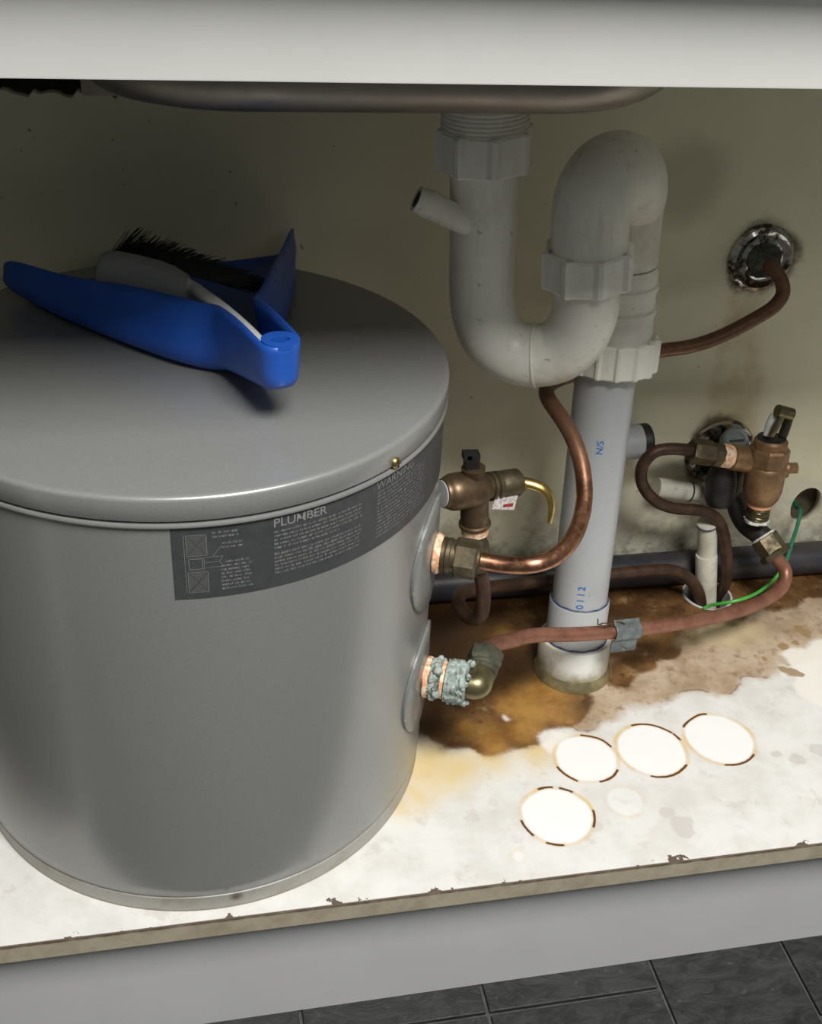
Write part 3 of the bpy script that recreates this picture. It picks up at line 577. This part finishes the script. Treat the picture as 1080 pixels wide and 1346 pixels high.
tube(bm, [rad(.236, F1Z), rad(.262, F1Z), (0.4160,0.0980,0.2556), (0.4356,0.1050,0.2556), (0.4538,0.1200,0.2592), (0.4702,0.1450,0.2650), (0.4789,0.1680,0.2759), (0.4805,0.1900,0.2924), (0.4769,0.2120,0.3060), (0.4719,0.2360,0.3132), (0.4707,0.2620,0.3138), (0.4765,0.2850,0.3116), (0.5016,0.3220,0.3021), (0.5392,0.3520,0.2930), (0.5789,0.3660,0.2971), (0.6181,0.3680,0.3054), (0.6503,0.3690,0.3080), (0.6813,0.3700,0.3172), (0.7152,0.3720,0.3341), (0.7366,0.3750,0.3468), (0.7453,0.3800,0.3582), (0.7415,0.3860,0.3719), (0.7325,0.3940,0.3808), (0.7284,0.4020,0.3834)], .0070, 20, 8, smoothn=6); obj('tube', bm, M_copper, hot)
PL1 = V((0.7299,0.4135,0.3830))
upl = thing('wall_plate', 'round pitted chrome wall plate on the upper wall, rusted round its copper pipe', 'wall plate', PL1)
bm = bmesh.new(); M = frame((PL1.x, WY, PL1.z), (0, -1, 0)); lathe(bm, M, [(.0345, -.0005), (.0348, .003), (.0330, .0065), (.0292, .0085), (.0262, .0070), (.0220, .0064), (.0160, .0085), (.0130, .012)], 56, (False, True)); obj('rose', bm, M_chrome, upl)
bm = bmesh.new(); lathe(bm, M, [(.0185, .0064), (.0175, .011), (.0150, .0155), (.0110, .0185)], 28, jit=.12); q = V((0.7280,0.3920,0.3817)); o = obj('rust_crust', bm, M_rust, upl)

# ------------------------------------------------------------------ cold pipe: lower heater inlet -> right-hand valve
cold = thing('cold_water_pipe', 'reddish copper pipe running low across the waste pipe from corroded elbow to right valve', 'pipe', rad(.25, F2Z))
fitting(cold, F2Z, True)
M = frame(rad(TR, F2Z), FD)
bm = bmesh.new()
prof = [(.0140, .006), (.0172, .0085), (.0170, .016), (.0152, .0175), (.0150, .0215), (.0182, .0225), (.0192, .0300), (.0182, .0385), (.0130, .0415)]
big = []
for (r0, z0), (r1, z1) in zip(prof, prof[1:]):
    for k in range(4): big.append((r0 + (r1 - r0) * k / 4, z0 + (z1 - z0) * k / 4))
lathe(bm, M, big, 40, jit=.075); o = obj('corroded_nipple', bm, M_verdigris, cold); o['label'] = 'nipple crusted with pale green corrosion'
bm = bmesh.new()
for i in range(44):
    a = random.uniform(0, 2 * math.pi); h = random.choice((random.uniform(.009, .017), random.uniform(.023, .043), random.uniform(.030, .043)))
    r_ = bmesh.ops.create_icosphere(bm, subdivisions=2, radius=random.uniform(.0022, .0048))
    for v in r_['verts']: v.co = M @ (V((.0172 * math.cos(a), .0172 * math.sin(a), h)) + V((v.co.x, v.co.y, v.co.z * .8)) * (1 + random.uniform(-.12, .12)))
o = obj('corrosion_crust', bm, M_verdigris, cold, sharp=60); o['kind'] = 'stuff'
bm = bmesh.new(); lathe(bm, M, [(.0156, .0178), (.0166, .0185), (.0166, .0212), (.0156, .0218)], 32); obj('sealing_ring', bm, M_seal, cold)
EC = rad(.2500, F2Z); E2 = (V((math.sin(math.radians(-FA)) , math.cos(math.radians(-FA)), 0)) + V((.02, 0, .16))).normalized()
bm = bmesh.new(); tube(bm, [rad(.236, F2Z), rad(.243, F2Z), EC + FD * -.001 + E2 * .001, EC + E2 * .007, EC + E2 * .016], .0122, 28, 6, smoothn=2); obj('elbow', bm, M_brass_olive, cold)
M = frame(EC, E2)
bm = bmesh.new(); lathe(bm, M, [(.0125, .014), (.0136, .015), (.0136, .018), (.0128, .019), (.0136, .020), (.0136, .023)], 32); prism(bm, M, 6, .0140, .0225, .0390, .14, .3); obj('compression_nut', bm, M_green_brass, cold)
NE = EC + E2 * .040
bm = bmesh.new()
tube(bm, [EC + E2 * .034, NE + E2 * .006, (0.4311,0.1720,0.1148), (0.4587,0.1850,0.1084), (0.5048,0.1960,0.0955), (0.5606,0.2080,0.0847), (0.6362,0.2300,0.0699), (0.6999,0.2540,0.0565), (0.7490,0.2760,0.0510), (0.7815,0.2960,0.0534), (0.7881,0.3090,0.0639), (0.7797,0.3160,0.0750), (0.7688,0.3220,0.0869)], .0071, 20, 8, smoothn=5); obj('tube', bm, M_copper_red, cold)
clip_c = V((0.5606,0.2080,0.0847)); cdir = (V((0.5883,0.2160,0.0792)) - V((0.5344,0.2020,0.0894))).normalized()
clip = thing('pipe_clip', 'grey metal saddle clip with slotted screw hanging on the reddish copper pipe', 'clip', clip_c)
fwd = V((0, -1, .35)); fwd = (fwd - cdir * fwd.dot(cdir)).normalized(); upc = cdir.cross(fwd); upc = upc if upc.z > 0 else -upc
bm = bmesh.new(); rings = []
prf = [(-.0205, .0015), (-.0125, .0018), (-.0092, .0030)] + [(.0088 * math.sin(a), .0088 * math.cos(a)) for a in [math.radians(v) for v in range(-70, 71, 20)]] + [(.0092, .0030), (.0112, .0016), (.0125, .0016)]
for e, k in ((-.0155, .93), (-.0145, 1), (.0145, 1), (.0155, .93)):
    rings.append([clip_c + cdir * e + upc * a * (k if a < -.012 else 1) + fwd * b for a, b in prf])
loft(bm, rings, False, (False, False)); o = obj('saddle', bm, M_zinc, clip); sm = o.modifiers.new('thickness', 'SOLIDIFY'); sm.thickness = .0016; sm.offset = 0
sc_ = clip_c + upc * -.0160 + fwd * .0022; M = frame(sc_, fwd)
bm = bmesh.new(); lathe(bm, M, [(.0036, 0), (.0034, .0012), (.0014, .0018)], 20); so = obj('screw', bm, M_zinc, clip)
bm = bmesh.new(); box(bm, (-.0028, -.0004, .0012), (.0028, .0004, .0022))
for v in bm.verts: v.co = M @ Matrix.Rotation(.9, 4, 'Z') @ v.co
obj('screw_slot', bm, M_gap, so, smooth=False)
bm = bmesh.new()
for j in range(2):
    pts = [clip_c - cdir * (.004 + k * .0062) + upc * (.0088 + .0020 * math.sin(k * 1.4 + j * 2.4) + .0008 * k * .3) + fwd * (.0035 + .0014 * math.cos(k * 1.4 + j * 2.4)) for k in range(6)]
    tube(bm, pts, .0006, 6, 4, smoothn=1)
tube(bm, [pts[-1], pts[-1] + upc * .006 - cdir * .001], .0006, 6, 2)
tag(obj('tie_wire', bm, M_copper_brown), 'thin twisted rusty wire lying on the pipe left of the grey clip', 'wire')

# ------------------------------------------------------------------ relief valve on the tank
rel = thing('relief_valve', 'dull bronze relief valve with brass hook lever beside the heater', 'valve', (0.4016,0.2000,0.2178))
R0, R1 = V((0.3624,0.1920,0.2656)), V((0.4355,0.2140,0.2586)); RD = (R1 - R0).normalized(); RL = (R1 - R0).length; M = frame(R0, RD)
bm = bmesh.new(); lathe(bm, M, [(.0095, .0002), (.0125, .0012), (.0130, .004), (.0138, .0045), (.0158, .009), (.0162, .014), (.0160, .036), (.0145, .040), (.0118, .0425), (.0112, .046), (.0112, .048)], 44); body = obj('body', bm, M_bronze_dark, rel, sharp=50)
bm = bmesh.new(); lathe(bm, M, [(.0100, -.0008), (.0116, -.0006), (.0116, .0004), (.0100, .0006)], 36); obj('end_washer', bm, M_pvc_grey, rel)
bm = bmesh.new(); lathe(bm, M, [(.0112, .0465), (.0128, .0475), (.0128, .0500), (.0118, .0508), (.0112, .0520), (.0128, .0530), (.0128, .0560), (.0118, .0570), (.0124, .0580), (.0124, RL - .001), (.0105, RL + .001)], 36); obj('bonnet', bm, M_brass_dull, rel)
vc = R0 + RD * .0320; vd = V((-.11, 0, 1)).normalized()
bm = bmesh.new(); M2 = frame(vc, vd); lathe(bm, M2, [(.0095, .010), (.0100, .0175), (.0102, .0215), (.0080, .0225)], 28); obj('top_boss', bm, M_bronze_dark, rel)
bm = bmesh.new(); cap0 = vc + vd * .0222 + V((-.002, 0, 0))
box(bm, (-.0062, -.005, 0), (.0062, .005, .0145), .0012); box(bm, (-.0082, -.005, .0085), (.0, .005, .0148), .0012)
for v in bm.verts: v.co = cap0 + v.co
obj('plug', bm, M_black, rel)
nk = -vd
bm = bmesh.new(); M3 = frame(vc, nk); lathe(bm, M3, [(.0130, .008), (.0124, .018), (.0124, .0335), (.0140, .0345), (.0142, .0368), (.0120, .038)], 36); obj('neck', bm, M_bronze_dark, rel)
bm = bmesh.new(); lathe(bm, M3, [(.0112, .0372), (.0122, .038), (.0120, .0455), (.0108, .0465)], 36, jit=.015); obj('washer', bm, M_seal, rel)
bm = bmesh.new(); pr_ = [(.0095, .046)]
for k in range(4): h = .0465 + k * .0026; pr_ += [(.0093, h), (.0102, h + .0009), (.0102, h + .0016), (.0093, h + .0025)]
lathe(bm, M3, pr_ + [(.0120, .0575), (.0125, .060), (.0125, .082), (.0100, .085)], 32)
tb = vc + nk * .069; box_ = None
lathe(bm, frame(tb, (-1, -.02, .1)), [(.0105, .0), (.0105, .055)], 28); obj('tee', bm, M_brass_dull, rel)
bm = bmesh.new(); up_ = V((0, 0, 1)); q = R1 + RD * -.002
pts = [q, (0.4411,0.2140,0.2582), (0.4504,0.2120,0.2565), (0.4589,0.2090,0.2531), (0.4646,0.2060,0.2452), (0.4667,0.2040,0.2344), (0.4660,0.2030,0.2214)]
tube(bm, pts, lambda f: .0046 + .0012 * math.sin(f * 2.8) - .0020 * f, 14, 6, flat=.6); lv = obj('lever', bm, M_brass_bright, rel); lv['label'] = 'polished brass hook lever'
bm = bmesh.new(); lathe(bm, frame(V((0.4384,0.2070,0.2581)), (0, -1, .4)), [(.0042, -.003), (.0042, .0006), (.0018, .0008)], 20); ho = obj('lever_eye', bm, M_brass_bright, rel)
bm = bmesh.new(); lathe(bm, frame(V((0.4382,0.2063,0.2585)), (0, -1, .4)), [(.0018, -.001), (.0018, .0012)], 14); obj('pivot_pin', bm, M_gap, ho)
bm = bmesh.new(); T4 = [V((0.4119,0.1970,0.2583)), V((0.4336,0.2030,0.2547)), V((0.4303,0.2000,0.2396)), V((0.4083,0.1940,0.2458))]
nrm = (T4[1] - T4[0]).cross(T4[3] - T4[0]).normalized() * .0005
loft(bm, [[q - nrm for q in T4], [q + nrm for q in T4]]); tg = obj('tag', bm, M_tag, rel, smooth=False); tg['label'] = 'small white tag with red print'
bm = bmesh.new(); u_, v_ = T4[1] - T4[0], T4[3] - T4[0]; nf = nrm * 1.5 if nrm.y < 0 else -nrm * 1.5
bm.faces.new([bm.verts.new(T4[0] + u_ * a + v_ * b + nf) for a, b in ((.46, .72), (.92, .68), (.90, .90), (.46, .92))]); obj('tag_print', bm, M_tag_red, tg, smooth=False)
bm = bmesh.new(); n0 = -nf / nf.length; mk = V((0.3814,0.1845,0.2683))
for (a, b) in (((-.002, .004), (.0024, .004)), ((.0024, .004), (-.0006, -.005))):
    p0, p1 = mk + RD * a[0] + V((0, 0, a[1])), mk + RD * b[0] + V((0, 0, b[1])); tube(bm, [p0, p1], .0006, 6, 1)
obj('cast_mark', bm, M_bronze_dark, body)

# relief drain pipe: down, hooked back and along the floor into the hole
bm = bmesh.new()
tube(bm, [tb + nk * .010, (0.4094,0.2000,0.1632), (0.4121,0.2000,0.1412), (0.4124,0.2030,0.1229), (0.4083,0.2120,0.1107), (0.4031,0.2260,0.1075), (0.4014,0.2440,0.1065), (0.4095,0.2640,0.1015), (0.4333,0.2820,0.0914), (0.4792,0.3000,0.0795), (0.5343,0.3150,0.0704), (0.5910,0.3280,0.0619), (0.6385,0.3360,0.0571), (0.6730,0.3410,0.0505), (0.6981,0.3430,0.0331), (0.7143,0.3430,0.0080), (hole[0] - .006, .345, -.035)], .0068, 18, 8, smoothn=4)
tag(obj('drain_pipe', bm, M_copper_brown), 'dark brown hooked copper drain pipe from under the relief valve to the floor hole', 'pipe')

# ------------------------------------------------------------------ black pipe along the wall foot
bm = bmesh.new(); tube(bm, [(.305, .386, .0197), (.4, .3862, .0197), (.7, .3862, .0198), (1.10, .386, .0197)], .0192, 32, 6)
tag(obj('black_pipe', bm, M_black_pipe), 'thick black pipe lying along the foot of the back wall', 'pipe')

# ------------------------------------------------------------------ floor hole sleeve
slv = thing('pipe_sleeve', 'round white plastic sleeve lining the hole in the cabinet bottom', 'sleeve', (hole[0], hole[1], 0))
bm = bmesh.new(); lathe(bm, Matrix.Translation((hole[0], hole[1], 0)), [(.0262, -.06), (.0262, .0010), (.0285, .0012), (.0290, .0002), (.0280, -.0004), (.0280, -.06)], 48, (False, False)); obj('ring', bm, M_white_rim, slv)

# ------------------------------------------------------------------ white riser and stubs behind
ris = thing('riser_pipe', 'slim dirty white plastic pipe rising out of the hole in the cabinet bottom', 'pipe', (hole[0], hole[1], -.03))
RB, RT = V((0.7295,0.3550,-0.0081)), V((0.7091,0.3570,0.0999)); RDv = (RT - RB).normalized(); k0 = V((0.7184,0.3580,0.0585))
bm = bmesh.new(); lathe(bm, frame(RB - RDv * .03, RDv), [(.0120, 0), (.0122, (k0 - RB).length + .028), (.0115, (k0 - RB).length + .030)], 28); obj('lower_socket', bm, M_pvc_dirty, ris)
bm = bmesh.new(); lathe(bm, frame(k0 - RDv * .004, RDv), [(.0108, 0), (.0108, (RT - k0).length + .004)], 28); obj('upper_pipe', bm, M_pvc_dirty, ris)
bm = bmesh.new(); lathe(bm, frame(RT - RDv * .003, RDv), [(.0109, 0), (.0111, .001), (.0111, .0035), (.0095, .0042)], 28); obj('top_end', bm, M_pvc_dirty, ris)
bm = bmesh.new(); lathe(bm, frame(RT - RDv * .0035, RDv), [(.0106, 0), (.0114, .0003), (.0114, .0018), (.0106, .002)], 28); obj('blue_line', bm, M_ink_dark, ris)
stb = thing('elbow_stub', 'short pale plastic pipe elbow lying on its side against the wall', 'pipe', (0.6793,0.3920,0.1244))
S0, S1 = V((0.6579,0.3920,0.1288)), V((0.6982,0.3920,0.1202)); SD = (S1 - S0).normalized()
bm = bmesh.new(); lathe(bm, frame(S0, SD), [(.0110, 0), (.0112, .001), (.0112, (S1 - S0).length - .001), (.0108, (S1 - S0).length)], 32); obj('socket', bm, M_pvc_dirty, stb)
bm = bmesh.new(); tube(bm, [S1 - SD * .004, S1 + SD * .010, S1 + SD * .022 + V((0, -.001, -.003)), S1 + SD * .030 + V((0, -.003, -.014))], .0098, 24, 6); obj('bend', bm, M_pvc_dirty, stb)
bm = bmesh.new(); lathe(bm, frame(S1 - SD * .0008, SD), [(.0113, 0), (.0118, .0005), (.0118, .0015), (.0113, .002)], 32); obj('joint_line', bm, M_gap, stb)
gs = thing('capped_stub', 'grey plastic pipe stub with black cap standing out of the wall behind waste pipe', 'pipe', (0.6364,0.4135,0.1756))
G0, G1 = V((0.6106,0.3880,0.1896)), V((0.6285,0.3880,0.1905)); GD = (G1 - G0).normalized()
bm = bmesh.new(); lathe(bm, frame(G0 - GD * .014, GD), [(.0185, 0), (.0185, (G1 - G0).length + .012)], 32); lathe(bm, frame(G0 - GD * .005, (0, 1, 0)), [(.0165, 0), (.0165, .0195)], 28); obj('stub', bm, M_pvc_grey, gs)
bm = bmesh.new(); lathe(bm, frame(G1 - GD * .002, GD), [(.0188, 0), (.0190, .001), (.0190, .008), (.0175, .010)], 32); obj('cap', bm, M_black, gs)

# ------------------------------------------------------------------ stop tap with rose on the lower wall
PL2 = V((0.7350,0.4135,0.1585))
tap = thing('stop_tap', 'blackened stop tap with slotted grey cap on a chrome rose, behind the bronze valve', 'tap', PL2)
bm = bmesh.new(); M = frame((PL2.x, WY, PL2.z), (0, -1, 0)); lathe(bm, M, [(.0395, -.0005), (.0398, .003), (.0375, .007), (.030, .0095), (.022, .010), (.014, .011)], 56, (False, True)); obj('rose', bm, M_chrome, tap)
bm = bmesh.new(); tv = V((.012, -.36, 1)).normalized(); t0, t1 = V((0.7345,0.3780,0.1176)), V((0.7362,0.3800,0.1816)); td = (t1 - t0).normalized()
lathe(bm, frame(t0, td), [(.0125, 0), (.0165, .004), (.0170, .020), (.0150, .035), (.0170, (t1 - t0).length)], 32); lathe(bm, frame((PL2.x, WY - .004, PL2.z), (.1, -1, 0)), [(.0135, 0), (.0135, .028)], 24); obj('body', bm, M_dark_brass, tap)
cp = V((0.7302,0.3720,0.1949)); cdv = V((.05, -.75, .75)).normalized(); M = frame(cp - cdv * .006, cdv)
bm = bmesh.new(); lathe(bm, M, [(.0150, -.006), (.0155, 0), (.0155, .003), (.0140, .0048), (.0128, .0042), (.0100, .0044)], 36); cpo = obj('cap', bm, M_zinc, tap)
bm = bmesh.new(); box(bm, (-.0014, -.0085, .0040), (.0014, .0085, .0052))
for v in bm.verts: v.co = M @ v.co
obj('cap_slot', bm, M_gap, cpo, smooth=False)
bm = bmesh.new(); tube(bm, [(0.7336,0.3760,0.1338), (0.7458,0.3720,0.1196), (0.7510,0.3660,0.1051), (0.7578,0.3560,0.0950), (0.7648,0.3430,0.0930), (0.7714,0.3320,0.0889)], .0120, 20, 6); obj('outlet_bend', bm, M_black, tap)
bm = bmesh.new(); lathe(bm, frame(V((0.7205,0.3660,0.1360)), (0, -.2, -1)), [(.013, -.030), (.0165, -.012), (.0165, .008), (.012, .017)], 28); obj('lower_boss', bm, M_black, tap)
c0, c1 = V((0.7682,0.3360,0.0915)), V((0.7794,0.3180,0.0766)); cdv = (c1 - c0).normalized(); ln = (c1 - c0).length; M = frame(c0, cdv)
bm = bmesh.new(); lathe(bm, M, [(.0132, -.002), (.0142, -.0015), (.0142, .0), (.0130, .001)], 28, jit=.03); obj('thread_tape', bm, M_tape, tap)
bm = bmesh.new(); prism(bm, M, 6, .0135, .0, ln * .8, .06, .2); prism(bm, M, 6, .0155, ln * .72, ln * 1.02, .2, .5); obj('compression_nut', bm, M_brass_dull, tap)

# ------------------------------------------------------------------ bronze valve on the right
val = thing('pressure_valve', 'bronze pressure valve with folded top lever, second valve from the heater', 'valve', (0.7561,0.3400,0.1305))
V0, V1 = V((0.7540,0.3380,0.1349)), V((0.7524,0.3450,0.2117)); VD = (V1 - V0).normalized(); VL = (V1 - V0).length; M = frame(V0, VD)
bm = bmesh.new(); lathe(bm, M, [(.0125, .0015), (.0150, .003), (.0185, .009), (.0205, .018), (.0210, .040), (.0205, VL * .60), (.0170, VL * .64)], 44); obj('body', bm, M_bronze, val, sharp=50)
bm = bmesh.new(); prism(bm, M, 8, .0195, VL * .60, VL * .88, .12, .3); lathe(bm, M, [(.0178, VL * .86), (.0172, VL * .97), (.0150, VL)], 32); obj('bonnet', bm, M_bronze, val)
bm = bmesh.new(); lathe(bm, M, [(.0148, VL * .985), (.0148, VL * 1.015), (.010, VL * 1.03)], 32); obj('seal', bm, M_black, val)
bm = bmesh.new(); lathe(bm, M, [(.0115, -.003), (.0132, -.002), (.0132, .003), (.0115, .004)], 32); obj('washer', bm, M_salmon, val)
bm = bmesh.new(); pr_ = [(.0110, -.022)]
for k in range(6): h = -.021 + k * .0030; pr_ += [(.0112, h), (.0124, h + .001), (.0124, h + .002), (.0112, h + .0029)]
lathe(bm, M, pr_, 32, jit=.03); obj('tail_thread', bm, M_brass_olive, val)
bm = bmesh.new(); lathe(bm, M, [(.0115, -.0215), (.0128, -.0205), (.0127, -.0180), (.0115, -.0170)], 28, jit=.14); obj('thread_tape', bm, M_tape, val)
lv0, lv1 = V((0.7470,0.3380,0.2196)), V((0.7571,0.3420,0.2445))
bm = bmesh.new(); tube(bm, [lv0, V((0.7505,0.3380,0.2328)), lv1], .0056, 14, 5, flat=.6); lathe(bm, frame(V((0.7602,0.3420,0.2426)), (1, 0, -.3)), [(.0065, -.012), (.0065, .006)], 16); obj('lever', bm, M_brass_olive, val)
bm = bmesh.new(); tube(bm, [(0.7463,0.3450,0.2157), (0.7474,0.3470,0.2289), (0.7507,0.3480,0.2380)], .0045, 12, 5); obj('lever_arm', bm, M_clear, val)
bm = bmesh.new(); tube(bm, [(0.7640,0.3450,0.2138), (0.7666,0.3470,0.2244), (0.7674,0.3480,0.2363)], .0050, 12, 5); obj('lever_arm', bm, M_dark_brass, val)
bm = bmesh.new(); n0, n1 = V((0.7695,0.3430,0.1749)), V((0.7878,0.3400,0.1765)); nd = (n1 - n0).normalized(); M4 = frame(n0, nd); ln = (n1 - n0).length
lathe(bm, M4, [(.0100, 0), (.0098, ln * .42), (.0062, ln * .46), (.0060, ln * .55)], 24); prism(bm, M4, 6, .0058, ln * .5, ln, .1); obj('side_nipple', bm, M_bronze, val)
B0, B1 = V((0.7412,0.3500,0.1827)), V((0.6681,0.3520,0.1978)); BD = (B1 - B0).normalized(); BL = (B1 - B0).length; M5 = frame(B0, BD)
bm = bmesh.new(); lathe(bm, M5, [(.0135, -.012), (.0142, BL * .02), (.0142, BL * .36), (.0128, BL * .38)], 36); obj('branch', bm, M_bronze, val)
bm = bmesh.new(); lathe(bm, M5, [(.0120, BL * .365), (.0126, BL * .38), (.0126, BL * .52), (.0118, BL * .54)], 32, jit=.03); obj('washer', bm, M_seal, val)
bm = bmesh.new(); prism(bm, M5, 8, .0122, BL * .52, BL * .66, .15); obj('adaptor', bm, M_brass_dull, val)
bm = bmesh.new(); prism(bm, M5, 6, .0118, BL * .66, BL * 1.0, .12, .5); obj('compression_nut', bm, M_brass_dull, val)
bm = bmesh.new()
tube(bm, [B1 - BD * .012, B1 + BD * .004, (0.6438,0.3520,0.2010), (0.6276,0.3520,0.1983), (0.6171,0.3510,0.1849), (0.6170,0.3500,0.1688), (0.6261,0.3500,0.1513), (0.6416,0.3500,0.1369), (0.6615,0.3500,0.1278), (0.6933,0.3500,0.1226), (0.7132,0.3500,0.1123), (0.7264,0.3500,0.0932), (0.7352,0.3500,0.0700), (0.7422,0.3500,0.0433), (0.7472,0.3520,0.0167), (hole[0] + .0185, .3640, -.012), (hole[0] + .0180, .3630, -.04)], .0064, 18, 8, smoothn=4)
tag(obj('relief_pipe', bm, M_copper_brown), 'brown copper pipe curling from the bronze pressure valve down into the floor hole', 'pipe')

# ------------------------------------------------------------------ green earth wire
wire = thing('earth_wire', 'thin green earth wire from the wall hole down along the reddish pipe', 'wire', (0.8140,0.3600,0.0190))
bm = bmesh.new(); tube(bm, [(HX - .007, WY + .022, HZ - .002), (HX - .008, WY + .004, HZ - .006), (0.8492,0.4000,0.0801), (0.8426,0.3880,0.0672), (0.8307,0.3720,0.0556), (0.8203,0.3580,0.0427), (0.8136,0.3500,0.0383)], .0022, 10, 6); o = obj('upper_run', bm, M_green_dark, wire); o['label'] = 'dark green upper run'
bm = bmesh.new(); tube(bm, [(0.8136,0.3500,0.0383), (0.8050,0.3440,0.0305), (0.7884,0.3340,0.0243), (0.7663,0.3220,0.0225), (0.7453,0.3160,0.0215), (0.7302,0.3200,0.0156), (0.7203,0.3300,0.0055), (0.7143,0.3310,0.0010)], .0019, 10, 6); obj('lower_run', bm, M_green, wire)
